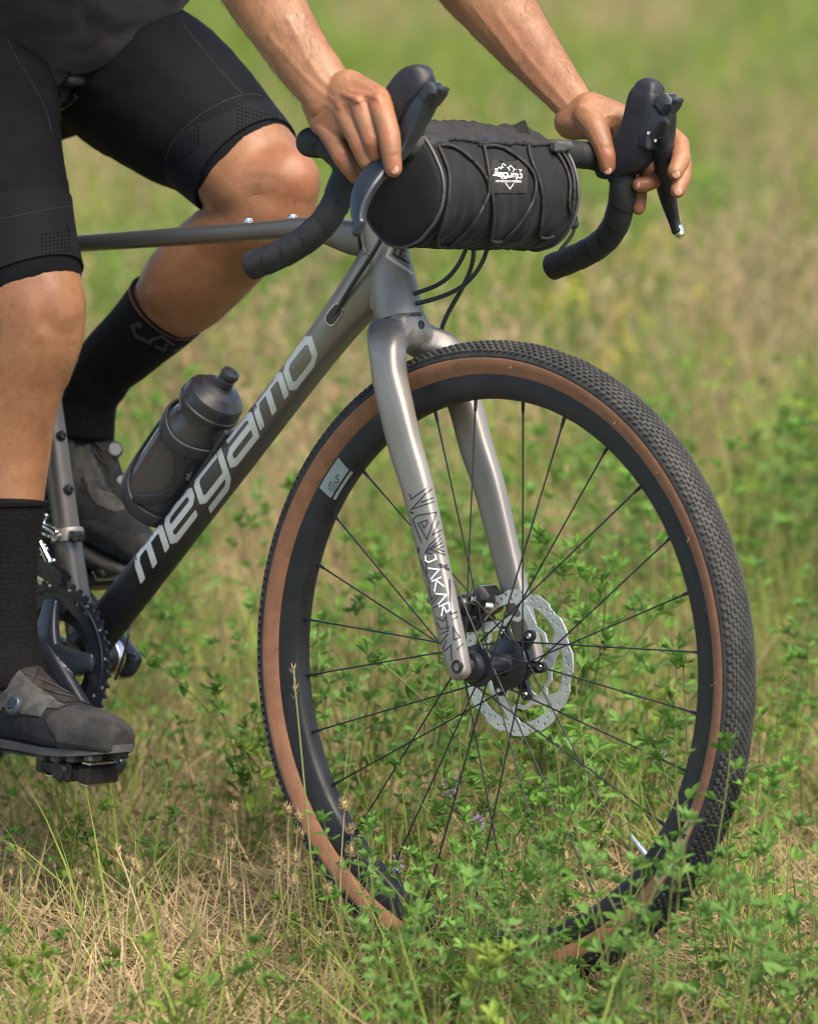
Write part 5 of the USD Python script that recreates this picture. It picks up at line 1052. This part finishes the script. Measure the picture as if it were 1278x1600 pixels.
# ------------------------------------------------------------ the field
def plants_mat(name, color, transl=.3, tint=.25, rough=.6, color2=None, spec=.10):
    mat(name, color, rough, random_tint=tint, transl=transl, spec=spec)
plants_mat('leaf_green', (.066, .165, .028), .32, .30)
plants_mat('leaf_pale', (.085, .185, .044), .32, .28)
plants_mat('leaf_far', (.140, .225, .030), .35, .30)
plants_mat('leaf_yellow', (.110, .180, .032), .32, .30)
plants_mat('stem_green', (.120, .150, .050), .1, .2)
plants_mat('grass_green', (.120, .172, .036), .3, .30)
plants_mat('straw', (.270, .225, .110), .25, .35, .6)
plants_mat('straw_pale', (.300, .255, .135), .25, .25, .6)
plants_mat('straw_red', (.255, .190, .098), .2, .3, .65)
plants_mat('seed_brown', (.235, .185, .090), .1, .12, .8)
plants_mat('blossom_purple', (.300, .180, .420), .3, .25)
plants_mat('blossom_yellow', (.400, .360, .060), .3, .2)
n = {'tc': ('geometry', {}), 'a': ('noise_texture', {'scale': .9, 'detail': 5.}), 'b': ('noise_texture', {'scale': 60., 'detail': 6., 'roughness': .7}), 'ra': ('rgb_ramp', {'ramp': [(0, (.070, .105, .030)), (.45, (.090, .115, .036)), (.62, (.14, .135, .060)), (1, (.19, .155, .08))]}),
     'rb': ('rgb_ramp', {'ramp': [(0, (.35, .33, .30)), (.5, (.8, .78, .74)), (1, (1.25, 1.2, 1.1))]}), 'm': ('mix', {'mix_type': 'multiply', 'fac': 1.0}), 'bp': ('bump', {'strength': .8, 'distance': .01}), 'p': ('principled_bsdf', {'roughness': .95, 'specular_ior_level': .15})}
MAT['soil'] = usdkit.material(stage, '/World/Looks/soil', n, [('tc.position', 'a.vector'), ('tc.position', 'b.vector'), ('a.fac', 'ra.fac'), ('b.fac', 'rb.fac'), ('ra.color', 'm.color1'), ('rb.color', 'm.color2'), ('m.color', 'p.base_color'), ('b.fac', 'bp.height'), ('bp.normal', 'p.normal')], surface='p.BSDF')
C0 = CAM[:2]; AH = AHEAD[:2] / np.linalg.norm(AHEAD[:2]); RT = np.array([AH[1], -AH[0]])
gx = np.concatenate([[-320, -160, -80, -40, -20, -10], np.linspace(-6, 6, 61), [10, 20, 40, 80, 160, 320]])
X_, Y_ = np.meshgrid(gx, gx, indexing='ij'); 
def height(x, y):
    w = np.clip((np.hypot(x, y) - .25) / .8, 0, 1); far = np.clip((30 - np.hypot(x, y)) / 20, 0, 1)
    return (meshkit.fbm(np.stack([x * 1.1 + 40, y * 1.1 + 40, 0 * x], -1), 3, 2) - .5) * .07 * w * far - .004
gz = height(X_, Y_); m_ = len(gx); i, j = np.meshgrid(np.arange(m_ - 1), np.arange(m_ - 1), indexing='ij'); q = (i * m_ + j).ravel()
obj('ground', trimesh.Trimesh(np.stack([X_, Y_, gz], -1).reshape(-1, 3), np.vstack([np.c_[q, q + m_, q + m_ + 1], np.c_[q, q + m_ + 1, q + 1]]), process=False), 'soil', '/World', smooth=True, kind='structure')
def ground_at(u, v, z=0.0):
    d = AHEAD + RIGHT * (u - 639) / FPX - UP * (v - 800) / FPX; return (CAM + d * ((z - CAM[2]) / d[2]))[:2]
def ds(p): p = np.atleast_2d(p) - C0; return p @ AH, p @ RT
def where(d, s_): return C0 + np.asarray(d)[..., None] * AH + np.asarray(s_)[..., None] * RT

# ---- shapes
def blade(r, L, w, lean, curl, az, segs=4, o=(0, 0, 0), twist=0.0):
    """One grass blade: a bent, tapering strip with a shallow fold left out."""
    h = np.linspace(0, 1, segs + 1); th = lean + curl * h; dx = np.cumsum(np.r_[0, np.sin((th[1:] + th[:-1]) / 2)]) * L / segs; dz = np.cumsum(np.r_[0, np.cos((th[1:] + th[:-1]) / 2)]) * L / segs
    ca, sa = math.cos(az), math.sin(az); c = np.c_[dx * ca, dx * sa, dz]; c[:, 2] = np.maximum(c[:, 2], .002 + .003 * h) ; a2 = az + np.pi / 2 + twist * h; side = np.c_[np.cos(a2), np.sin(a2), 0 * h] * (w / 2 * (1 - h ** 1.6) + .0002)[:, None]
    v = np.vstack([c - side, c + side]) + o; k = segs + 1; i = np.arange(segs)
    return v, np.vstack([np.c_[i, i + k, i + k + 1], np.c_[i, i + k + 1, i + 1]])
def gather(parts):
    v, f, n_ = [], [], 0
    for a, b in parts: v.append(a); f.append(b + n_); n_ += len(a)
    return trimesh.Trimesh(np.vstack(v), np.vstack(f), process=False)
def tuft(seed, n_, rad, L, w, lean, curl, segs=4):
    r = np.random.default_rng(seed); out = []
    for _ in range(n_):
        a = r.uniform(0, 2 * np.pi); rr = rad * math.sqrt(r.random()); out.append(blade(r, r.uniform(*L), r.uniform(*w), abs(r.normal(*lean)), r.normal(*curl), r.uniform(0, 2 * np.pi), segs, (rr * math.cos(a), rr * math.sin(a), -.004), r.normal(0, .8)))
    return gather(out)
def mat_of_straw(seed, n_, rad):
    """Dead stalks lying criss-cross on the ground."""
    r = np.random.default_rng(seed); out = []
    for _ in range(n_):
        a = r.uniform(0, 2 * np.pi); rr = rad * math.sqrt(r.random()); out.append(blade(r, r.uniform(.05, .16), r.uniform(.0012, .0030), r.uniform(1.15, 1.62), r.normal(0, .35), r.uniform(0, 2 * np.pi), 3, (rr * math.cos(a), rr * math.sin(a), r.uniform(.000, .028)), r.normal(0, .5)))
    return gather(out)
LEAFLET = np.array([[0, 0, 0], [.30, .17, .02], [.68, .26, .03], [.95, .10, .0], [1.0, 0, -.02], [.95, -.10, .0], [.68, -.26, .03], [.30, -.17, .02], [.35, 0, -.05], [.72, 0, -.06]])
LF = np.array([[0, 1, 8], [1, 2, 9], [1, 9, 8], [2, 3, 9], [3, 4, 9], [4, 5, 9], [5, 6, 9], [6, 7, 8], [6, 8, 9], [7, 0, 8]])
LEAF4 = np.array([[0, 0, 0], [.6, .26, .02], [1, 0, -.02], [.6, -.26, .02]]); LF4 = np.array([[0, 1, 2], [0, 2, 3]])
def trefoil(r, o, az, el, size, cheap):
    out = []; L0, F0 = (LEAF4, LF4) if cheap else (LEAFLET, LF)
    for da in (-r.uniform(.75, 1.15), r.normal(0, .12), r.uniform(.75, 1.15)):
        k = size * r.uniform(.85, 1.1); a = az + da; e_ = el + r.normal(0, .22); x = np.array([math.cos(a) * math.cos(e_), math.sin(a) * math.cos(e_), math.sin(e_)]); y = np.array([-math.sin(a), math.cos(a), 0]); y = y * math.cos(q := r.normal(0, .35)) + np.cross(x, y) * math.sin(q); z = np.cross(x, y)
        v = L0 * k; v = v * [1, r.uniform(.62, .98), 1]; out.append((v[:, :1] * x + v[:, 1:2] * y + v[:, 2:3] * z * r.uniform(.2, 2.0) + o, F0))
    return out
def lucerne(seed, H, n_st, spread, leaf, cheap=False, flowers=0):
    """Stems rising from one crown, three-part leaves at every node. Returns stems, leaves, blossoms."""
    r = np.random.default_rng(seed); st, lv, fl = [], [], []
    for k in range(n_st):
        az = r.uniform(0, 2 * np.pi); h = H * r.uniform(.6, 1.0); ln = abs(r.normal(0, spread)); n_ = max(5, int(h / .027)); t = np.linspace(0, 1, n_)
        c = np.c_[np.cos(az) * ln * h * t ** 1.3 + .006 * np.sin(t * 7 + k), np.sin(az) * ln * h * t ** 1.3 + .006 * np.cos(t * 6 + k * 2), h * t * (1 - .12 * ln * t)]
        w = np.linspace(.0016, .0008, n_) if not cheap else np.linspace(.0022, .0012, n_)
        tb = sweep(c, w, n=3 if cheap else 5); st.append((np.array(tb.vertices), np.array(tb.faces)))
        for i in range(1 if not cheap else 2, n_):
            f_ = i / (n_ - 1)
            for rep in range(1 if f_ < .35 else (2 if r.random() < .42 else 1)):
                if r.random() < (.50 if f_ < .3 else .14): continue
                a = az + i * 2.4 + rep * 2.2 + r.normal(0, .4); pl = r.uniform(.010, .030) * (1 - .45 * f_); e_ = r.uniform(.15, .8)
                p = c[i] + pl * np.array([math.cos(a) * math.cos(e_), math.sin(a) * math.cos(e_), math.sin(e_)])
                if not cheap: b = rod(c[i], p, .0005, .0004, 3); st.append((np.array(b.vertices), np.array(b.faces)))
                lv += trefoil(r, p, a, r.normal(.12 + .35 * f_, .3), leaf * r.uniform(.75, 1.15) * (1 - .38 * f_ ** 2), cheap)
        for q in range(5 if not cheap else 2):
            lv += trefoil(r, c[-1] + r.normal(0, .004, 3), r.uniform(0, 6.28), r.uniform(.3, 1.2), leaf * .62, cheap)
        if k < flowers:
            for q in range(26):
                d = r.normal(0, 1, 3); d /= np.linalg.norm(d); o = c[-1] + np.array([0, 0, .010]) + d * [.0055, .0055, .009]; fl.append((np.array([[0, 0, 0], [.006, .0022, 0], [.006, -.0022, .001]]) @ np.array([d, np.cross(d, [0, .3, 1]), [0, 0, 1]]) + o, np.array([[0, 1, 2]])))
    return gather(st), gather(lv), gather(fl) if fl else None
def panicle_grass(seed, n_, H, heads=True):
    """Tall dry grass: thin culms with feathery heads, a few blades."""
    r = np.random.default_rng(seed); out = []
    for _ in range(n_):
        o = np.r_[r.normal(0, .03, 2), 0]; h = r.uniform(*H); az = r.uniform(0, 6.28); cu = abs(r.normal(.2, .2)); out.append(blade(r, h, .0022, abs(r.normal(.08, .1)), cu, az, 5, o))
        v = out[-1][0]; tip = (v[5] + v[11]) / 2; pre = (v[4] + v[10]) / 2
        if heads:
            for q in range(16):
                f_ = r.random(); p = pre + (tip - pre) * f_ * 1.1; d = r.normal(0, 1, 3); d[2] = abs(d[2]) + .6; d /= np.linalg.norm(d); s_ = np.cross(d, r.normal(0, 1, 3)); s_ /= np.linalg.norm(s_)
                out.append((np.array([p, p + d * .011 + s_ * .0022, p + d * .020, p + d * .011 - s_ * .0022]), np.array([[0, 1, 2], [0, 2, 3]])))
        for q in range(2): out.append(blade(r, h * r.uniform(.35, .6), .0035, abs(r.normal(.5, .25)), r.normal(.5, .3), r.uniform(0, 6.28), 4, o))
    return gather(out)

# ---- where green and where dry: broad patches seen in the field
PATCH = [(1190, 620, 1.3, .9, .6), (1120, 520, 1.1, .7, .5), (850, 740, 1.0, .55, .4), (720, 700, .7, .5, .4), (1005, 75, .9, 4.0, 1.0), (840, 50, .7, 5., 1.2), (1245, 245, .95, 2.6, .8), (950, 290, .6, 1.6, .8), (215, 320, .7, 1.5, .7), (270, 360, .6, 1.5, .6), (440, 660, .55, .8, .5), (60, 470, .3, 1., .6), (880, 340, .45, 1.2, .6),
         (1230, 800, -.9, .6, .35), (1200, 860, -.8, .45, .3), (900, 560, -.6, .6, .5), (400, 450, -.6, 1.2, .6), (1150, 100, -.8, 6., 1.2), (1000, 400, -.5, 1.5, .6), (330, 560, -.4, .7, .5)]
PT = [(ground_at(u, v, .08), a, l_, w_) for u, v, a, l_, w_ in PATCH]
def dryness(p):
    p = np.atleast_2d(p); d, s_ = ds(p); x = meshkit.fbm(np.c_[d * .45 + 11, s_ * 1.0 + 7, 0 * d], 4, 11); t = .18 + (x - .5) * 1.75
    for c, a, l_, w_ in PT:
        dd, ss = ds(c); t = t + a * np.exp(-((d - dd) / l_) ** 2 - ((s_ - ss) / w_) ** 2)
    near_ = np.clip((6.0 - d) / 1.0, 0, 1)
    t = t + near_ * (.34 - .55 * np.clip((s_ + .10) / .25, -1, 1) * np.clip((5.0 - d) / .3, 0, 1)) 
    return np.clip(t, 0, 1)
def scatter(d0, d1, dens, seed, margin=.55, wide=1.12):
    """Points over the part of the field that can be seen from the road side, dens per square metre (a number or a function of the points)."""
    r = np.random.default_rng(seed); top_ = dens if np.isscalar(dens) else 1.0; W = .0913 * d1 * wide + margin; n_ = int((d1 - d0) * 2 * W * top_); d = r.uniform(d0, d1, n_); s_ = r.uniform(-W, W, n_); k = np.abs(s_) < .0913 * d * wide + margin
    return where(d[k], s_[k]), r
def clear_of_tyre(p, gap=.028):
    return ~((np.abs(p[:, 1]) < gap) & (p[:, 0] > -.14) & (p[:, 0] < .14))
def instancer(name, label, protos, pts, scale, seed, tilt=.12, cat_='grass'):
    """protos: lists of (mesh, material) pairs; pts: (n, 2)."""
    r = np.random.default_rng(seed); p_ = numbered('/World', name); pi = UsdGeom.PointInstancer.Define(stage, p_); tag(pi.GetPrim(), label, cat_, kind='stuff'); rel = pi.CreatePrototypesRel()
    for k, pr in enumerate(protos):
        x = UsdGeom.Xform.Define(stage, f'{p_}/prototype_{k:03d}'); rel.AddTarget(x.GetPath())
        for q, (m_, mt) in enumerate(pr): usdkit.mesh(stage, f'{x.GetPath()}/piece_{q:03d}', m_, MAT[mt], smooth=False)
    n_ = len(pts); z = height(pts[:, 0], pts[:, 1]); a = r.uniform(0, 2 * np.pi, n_); tx, ty = r.normal(0, tilt, n_), r.normal(0, tilt, n_); qw, qz = np.cos(a / 2), np.sin(a / 2)
    q1 = np.c_[np.ones(n_), tx / 2, ty / 2, np.zeros(n_)]; q1 /= np.linalg.norm(q1, axis=1, keepdims=True); w1, x1, y1, z1 = q1.T
    Q = np.c_[w1 * qw - z1 * qz, x1 * qw + y1 * qz, y1 * qw - x1 * qz, w1 * qz + z1 * qw]
    pi.CreatePositionsAttr(Vt.Vec3fArray.FromNumpy(np.c_[pts, z].astype(np.float32))); pi.CreateProtoIndicesAttr(Vt.IntArray.FromNumpy(r.integers(0, len(protos), n_).astype(np.int32)))
    pi.CreateOrientationsAttr(Vt.QuathArray([Gf.Quath(float(q[0]), float(q[1]), float(q[2]), float(q[3])) for q in Q])); sc = scale(r, n_) if callable(scale) else np.full(n_, scale)
    pi.CreateScalesAttr(Vt.Vec3fArray.FromNumpy(np.repeat(sc[:, None], 3, 1).astype(np.float32)))

# near ground cover
p, r = scatter(3.9, 8.2, 330, 21); dr = dryness(p); k = r.random(len(p)) < .35 + .65 * dr; p = p[k & clear_of_tyre(p)]
instancer('straw_litter', 'dead straw and dry stalks lying matted on the ground', [[(mat_of_straw(100 + i, 34, .10), m_)] for i, m_ in enumerate(['straw', 'straw', 'straw_pale', 'straw_red', 'straw'])], p, lambda r, n: r.uniform(.75, 1.35, n), 1, .05)
p, r = scatter(3.9, 9.0, 120, 22); dr = dryness(p); k = r.random(len(p)) < .15 + .85 * dr; p = p[k & clear_of_tyre(p)]
instancer('dry_grass', 'tufts of dry tan grass blades all over the field', [[(tuft(200 + i, 38, .055, (.035, .125), (.0010, .0024), (.80, .38), (.5, .6)), m_)] for i, m_ in enumerate(['straw', 'straw_pale', 'straw', 'straw_red', 'straw_pale'])], p, lambda r, n: r.uniform(.7, 1.3, n), 2)
p, r = scatter(3.9, 9.0, 105, 23); dr = dryness(p); k = r.random(len(p)) < .95 - .45 * dr; p = p[k & clear_of_tyre(p)]
instancer('green_grass', 'short green grass blades between the dry stalks', [[(tuft(300 + i, 26, .04, (.06, .19), (.0018, .0036), (.40, .28), (.55, .4)), 'grass_green')] for i in range(4)], p, lambda r, n: r.uniform(.7, 1.3, n), 3)
# farther cover: taller clumps, thinning with distance
tall = [[(panicle_grass(400 + i, 9, (.22, .42)), m_)] for i, m_ in enumerate(['straw', 'straw_pale', 'straw', 'straw_red'])]
p1, r = scatter(6.6, 13, 26, 24, .6); k1 = r.random(len(p1)) < np.clip(dryness(p1) * 1.5 - .35, 0, 1); p2, r2 = scatter(13, 48, 7, 25, .8); k2_ = r2.random(len(p2)) < np.clip(dryness(p2) * 1.5 - .25, 0, 1)
instancer('tall_dry_grass', 'tall dry seeding grass in pale patches behind the bicycle', tall, np.vstack([p1[k1], p2[k2_]]), lambda r, n: r.uniform(.7, 1.25, n), 4)
bush = []
for i in range(5):
    a, b, _ = lucerne(500 + i, .30, 7, .55, .021, True); bush.append([(a, 'stem_green'), (b, ['leaf_green', 'leaf_far', 'leaf_pale', 'leaf_far', 'leaf_green'][i])])
p1, r = scatter(7.4, 14, 34, 26, .6); k1 = r.random(len(p1)) < np.clip(1.25 - dryness(p1) * 1.35, .06, 1); p2, r2 = scatter(14, 60, 11, 27, .8); k2_ = r2.random(len(p2)) < np.clip(1.25 - dryness(p2) * 1.25, .08, 1)
instancer('lucerne_field', 'leafy green lucerne covering the field into the distance', bush, np.vstack([p1[k1], p2[k2_]]), lambda r, n: r.uniform(.75, 1.35, n), 5, cat_='field plants')
fg = [[(tuft(600 + i, 34, .07, (.10, .26), (.0030, .0055), (.35, .25), (.5, .4), 3), m_)] for i, m_ in enumerate(['grass_green', 'leaf_far', 'leaf_far', 'straw'])]
p2, r2 = scatter(8.2, 60, 13, 28, .8)
instancer('far_grass', 'mixed green and dry grass between the far plants', fg, p2, lambda r, n: r.uniform(.8, 1.5, n), 6)
r = np.random.default_rng(31); cl_ = []
for u, v, n_, sp in ((925, 480, 4, .10), (960, 470, 2, .1), (1025, 590, 2, .12), (905, 450, 1, .15), (1065, 430, 1, .15)):
    c = ground_at(u, v, .22); cl_.append(c + r.normal(0, sp, (n_, 2)) * [1, 1])
yf = []
for i in range(2):
    rr = np.random.default_rng(700 + i); ps = []
    for _ in range(14):
        o = np.r_[rr.normal(0, .03, 2), .22 + rr.uniform(0, .10)]
        for q in range(6): d = rr.normal(0, 1, 3); d /= np.linalg.norm(d); s_ = np.cross(d, [.2, .3, 1]); ps.append((np.array([o, o + d * .008 + s_ * .004, o + d * .012, o + d * .008 - s_ * .004]), np.array([[0, 1, 2], [0, 2, 3]])))
    a, b, _ = lucerne(710 + i, .30, 4, .4, .018, True); yf.append([(gather(ps), 'blossom_yellow'), (a, 'stem_green'), (b, 'leaf_pale')])
instancer('yellow_flowers', 'small yellow wild flowers blurred behind the front wheel', yf, np.vstack(cl_), lambda r, n: r.uniform(.8, 1.3, n), 7, cat_='flowers')

# ---- lucerne plants one can tell apart: each a thing with stems and leaves
KIND = []
GRP = 'lucerne plants growing round the bicycle'; LBL = 'leafy green lucerne plant with small three-part leaves in the dry grass'
def place(first, kinds, i, xy, rot, sc, label, group, category='plant', name='lucerne_plant', tilt=(0, 0)):
    z = float(height(np.array([xy[0]]), np.array([xy[1]]))[0]); p_ = numbered('/World', name); x = UsdGeom.Xform.Define(stage, p_)
    x.AddTranslateOp().Set(Gf.Vec3d(float(xy[0]), float(xy[1]), z)); x.AddRotateXYZOp().Set(Gf.Vec3f(float(tilt[0]), float(tilt[1]), float(math.degrees(rot)))); x.AddScaleOp().Set(Gf.Vec3f(float(sc)))
    if i not in first:
        first[i] = p_
        for nm_, m_, mt in kinds[i]:
            q = p_ + '/' + nm_; usdkit.mesh(stage, q, m_, MAT[mt], smooth=False)
            if nm_ in ('foliage', 'petals', 'seeds'): stage.GetPrimAtPath(q).SetCustomDataByKey('kind', 'stuff')
    else:
        x.GetPrim().GetReferences().AddInternalReference(first[i]); x.GetPrim().SetInstanceable(True)
    tag(x.GetPrim(), label, category, group)
    return p_
kinds = {}
for i in range(9):
    a, b, c = lucerne(800 + i, [.20, .26, .32, .24, .36, .30, .22, .40, .28][i], [3, 3, 4, 3, 3, 4, 4, 2, 4][i], [.35, .4, .3, .55, .25, .4, .6, .12, .4][i], [.025, .023, .022, .025, .024, .026, .024, .026, .022][i])
    kinds[i] = [('stem', a, 'stem_green'), ('foliage', b, ['leaf_yellow', 'leaf_green', 'leaf_pale', 'leaf_green', 'leaf_green', 'leaf_pale', 'leaf_yellow', 'leaf_green', 'leaf_pale'][i])]
for i in (20, 21):
    a, b, c = lucerne(820 + i, .27, 4, .3, .022, False, 1); kinds[i] = [('stem', a, 'stem_green'), ('foliage', b, 'leaf_green'), ('petals', c, 'blossom_purple')]
first = {}
rp = np.random.default_rng(77)
# (u, v, kind, scale): the plant's foot in the photograph
SPOT = [(805, 1640, 7, .72), (865, 1650, 4, .72), (742, 1650, 7, .66), (700, 1625, 4, .62), (770, 1610, 8, .66), (840, 1600, 2, .6), (870, 1725, 5, .62), (980, 1745, 5, .62), (1060, 1735, 6, .7), (1150, 1750, 5, .66), (1235, 1735, 6, .66), (790, 1740, 6, .66), (690, 1750, 5, .6), (1020, 1690, 6, .6), (930, 1700, 6, .6), (520, 1350, 4, 1.0), (600, 1330, 8, 1.15), (675, 1330, 2, 1.1), (800, 1310, 4, 1.15), (860, 1330, 2, 1.15), (905, 1320, 4, 1.25), (955, 1330, 8, 1.15), (1005, 1320, 2, 1.05), (560, 1310, 2, 1.1), (745, 1310, 8, 1.15), (830, 1350, 7, 1.0), (900, 1360, 7, 1.1), (420, 1300, 4, .9), (350, 1270, 2, .9), (1118, 1650, 7, .95), (1150, 1640, 7, .8), (1215, 1640, 7, .8), (960, 1690, 7, .85), (610, 1640, 7, .7), (100, 1425, 0, .8), (150, 1430, 1, .62), (215, 1415, 3, .62), (268, 1400, 2, .55), (322, 1330, 4, .6), (1190, 1330, 4, .8), (1240, 1250, 2, .9), (1108, 1600, 4, .9), (1140, 1560, 7, 1.0), (1160, 1590, 7, .8), (990, 1680, 5, .75), (900, 1660, 3, .9), (830, 1690, 2, .85), (770, 1640, 5, .75), (1180, 1690, 5, .9), (1250, 1680, 5, .9), (1030, 1740, 2, .95), (720, 1710, 6, 1.0), (650, 1720, 8, .8), (1262, 1560, 3, .9), (940, 1560, 4, .62), (880, 1545, 8, .62), (800, 1560, 5, .6), (715, 1560, 5, .7), (655, 1560, 3, .75), (600, 1560, 8, .7), (560, 1680, 1, .8), (60, 1690, 6, .9), (180, 1700, 1, .8), (290, 1720, 0, .9), (400, 1700, 1, .75), (15, 1640, 3, .7), (470, 1560, 0, .6), (480, 1480, 0, .5), (1275, 1700, 5, 1.0), (950, 1740, 8, .95), (720, 1450, 4, .8), (905, 1420, 4, 1.15), (640, 1400, 2, .9), (980, 1390, 1, .9)]
OWN = {(1118, 1650): 'tall lucerne stem in front of the lower right tyre, left of two', (1150, 1640): 'thin lucerne stem in front of the lower right tyre, right of two', (100, 1425): 'small lucerne plant in front of the near pedal, left of its neighbour', (150, 1430): 'small lucerne plant under the toe of the near shoe', (1240, 1250): 'leafy lucerne plant right of the front tyre, at hub height by the frame edge', (322, 1330): 'lucerne plant standing alone between the near shoe and the tyre'}
extra, rq = scatter(5.0, 7.6, 50, 78, .12, 1.02); dq = dryness(extra); dd, ss = ds(extra)
keep = rq.random(len(extra)) < np.clip(1.2 - dq * 1.2, .10, 1); extra = extra[keep]
jobs = [(ground_at(u, v), k_, sc) for u, v, k_, sc in SPOT] + [(e_, int(rp.integers(0, 9)), rp.uniform(.7, 1.15)) for e_ in extra]
dist = [np.linalg.norm(j_[0] - C0) for j_ in jobs]; order = np.argsort(dist); over = []
for n_, j_ in enumerate(order):
    xy, k_, sc = jobs[j_]
    if not clear_of_tyre(np.array([xy]), .03)[0]: xy = xy + np.array([0, -.06])
    own = OWN.get((SPOT[j_][0], SPOT[j_][1])) if j_ < len(SPOT) else None
    if n_ < 280: place(first, kinds, k_, xy, rp.uniform(0, 6.28), sc, own or LBL, None if own else GRP, tilt=(rp.normal(0, 5), rp.normal(0, 5)))
    else: over.append(xy)
if over: instancer('lucerne_stand', 'more leafy lucerne behind the nearest plants', [[(m_, mt) for _, m_, mt in kinds[i]] for i in range(6)], np.array(over), lambda r, n: r.uniform(.7, 1.1, n), 8, cat_='field plants')
for u, v, k_, sc, lb in ((790, 1500, 20, .95, 'lucerne plant with purple blossoms seen through the wheel, rightmost of three'), (735, 1480, 21, .82, 'lucerne plant with pale purple blossoms seen through the wheel, between two others'), (690, 1520, 20, .80, 'lucerne plant with fading purple blossoms seen through the wheel, nearest the left rim'), (1010, 1330, 21, .70, 'lucerne plant with one purple blossom behind the lower right spokes')):
    place(first, kinds, k_, ground_at(u, v), rp.uniform(0, 6.28), sc, lb, None)
# ---- dry seed heads on thin stalks
sk_ = {}
for i in range(4):
    r = np.random.default_rng(900 + i); H = [.13, .17, .20, .15][i]; c = np.c_[.012 * np.sin(np.linspace(0, 1.4, 7) + i), .01 * np.linspace(0, 1, 7) ** 2, np.linspace(0, H, 7)]; st = sweep(c, np.linspace(.0010, .0007, 7), n=5); ps = []
    core = trimesh.creation.icosphere(1, 1.0); core.apply_scale([.0040, .0040, .0068]); core.apply_translation(c[-1] + [0, 0, .005]); ps.append((np.array(core.vertices), np.array(core.faces)))
    for q in range(60):
        d = r.normal(0, 1, 3); d /= np.linalg.norm(d); o = c[-1] + [0, 0, .005] + d * [.0040, .0040, .0066]; s_ = np.cross(d, r.normal(0, 1, 3)); s_ /= np.linalg.norm(s_); d2 = d + np.array([0, 0, .7]); ps.append((np.array([o - s_ * .0010, o + s_ * .0010, o + d2 * .0042]), np.array([[0, 1, 2]])))
    sk_[i] = [('stalk', st, 'straw_pale'), ('seeds', gather(ps), 'seed_brown')]
first2 = {}; GS = 'dry clover seed heads on thin stalks'; LS = 'brown dry clover seed head on a thin pale stalk'
heads = [(390, 1263), (408, 1265), (431, 1277), (453, 1277), (456, 1300), (430, 1333), (434, 1352), (420, 1327), (340, 1322), (384, 1393), (28, 1345), (60, 1395), (5, 1358), (521, 1262), (538, 1266), (486, 1315), (530, 1330), (525, 1350), (576, 1296), (572, 1320), (224, 1357), (100, 1370), (455, 1310), (470, 1345), (505, 1380), (440, 1380), (200, 1350), (355, 1345), (372, 1300), (330, 1380), (540, 1300), (300, 1400), (462, 1258), (1140, 1250), (228, 1120), (235, 1170), (248, 1178), (290, 1290), (150, 1385)]
for u, v in heads:
    k_ = int(rp.integers(0, 4)); H = [.13, .17, .20, .15][k_]; sc = rp.uniform(.72, .98); foot = ground_at(u, v, H * sc)
    if not clear_of_tyre(np.array([foot]), .03)[0]: foot = foot + np.array([0, -.05])
    place(first2, sk_, k_, foot, rp.uniform(0, 6.28), sc, LS, GS, 'seed head', 'dry_seed_head', (rp.normal(0, 4), rp.normal(0, 4)))
# ---- single long dry stalks in the foreground
for (u0, v0, z0), (u1, v1, z1), lb in (((110, 1300, .02), (470, 1395, .05), 'long bent straw stalk lying across the lower left grass below the pedal'), ((182, 1325, .16), (262, 1590, .0), 'thin pale stalk leaning left with a grey tip in the lower left'), ((275, 1440, .12), (385, 1580, .0), 'pale straw stalk slanting right in the lower left grass'), ((440, 1500, .01), (545, 1462, .03), 'short straw stalk bending towards the foot of the front wheel'), ((640, 1580, .0), (860, 1505, .07), 'long arching straw stalk in front of the lower wheel'), ((458, 1045, .30), (490, 1400, .02), 'tall green-grey grass stalk standing in front of the left rim')):
    a = np.r_[ground_at(u0, v0, z0), z0]; b = np.r_[ground_at(u1, v1, z1), z1]
    if 'left rim' in lb: b = np.r_[ground_at(502, 1545, 0), 0]; d = AHEAD + RIGHT * (458 - 639) / FPX - UP * (1045 - 800) / FPX; t_ = np.dot(b - CAM, AHEAD); a = CAM + d * t_
    mid = (a + b) / 2 + np.array([0, 0, .012]); p_ = thing('dry_stalk', lb, 'grass stalk', tuple(b), lean=False); obj('culm', sweep(spline([b, b * .7 + mid * .3 + [0, 0, .004], mid, a], 24), np.linspace(.0016, .0009, 24), n=6), 'stem_green' if 'green' in lb else 'straw_pale', p_)
    r = np.random.default_rng(int(u0)); d = (a - mid) / np.linalg.norm(a - mid); ps = []
    for q in range(22):
        o = a - d * r.uniform(0, .035); e_ = d + r.normal(0, .35, 3); e_ /= np.linalg.norm(e_); s_ = np.cross(e_, r.normal(0, 1, 3)); s_ /= np.linalg.norm(s_); ps.append((np.array([o, o + e_ * .005 + s_ * .0011, o + e_ * .010, o + e_ * .005 - s_ * .0011]), np.array([[0, 1, 2], [0, 2, 3]])))
    obj('spikelets', gather(ps), 'straw', p_, smooth=False, kind='stuff')
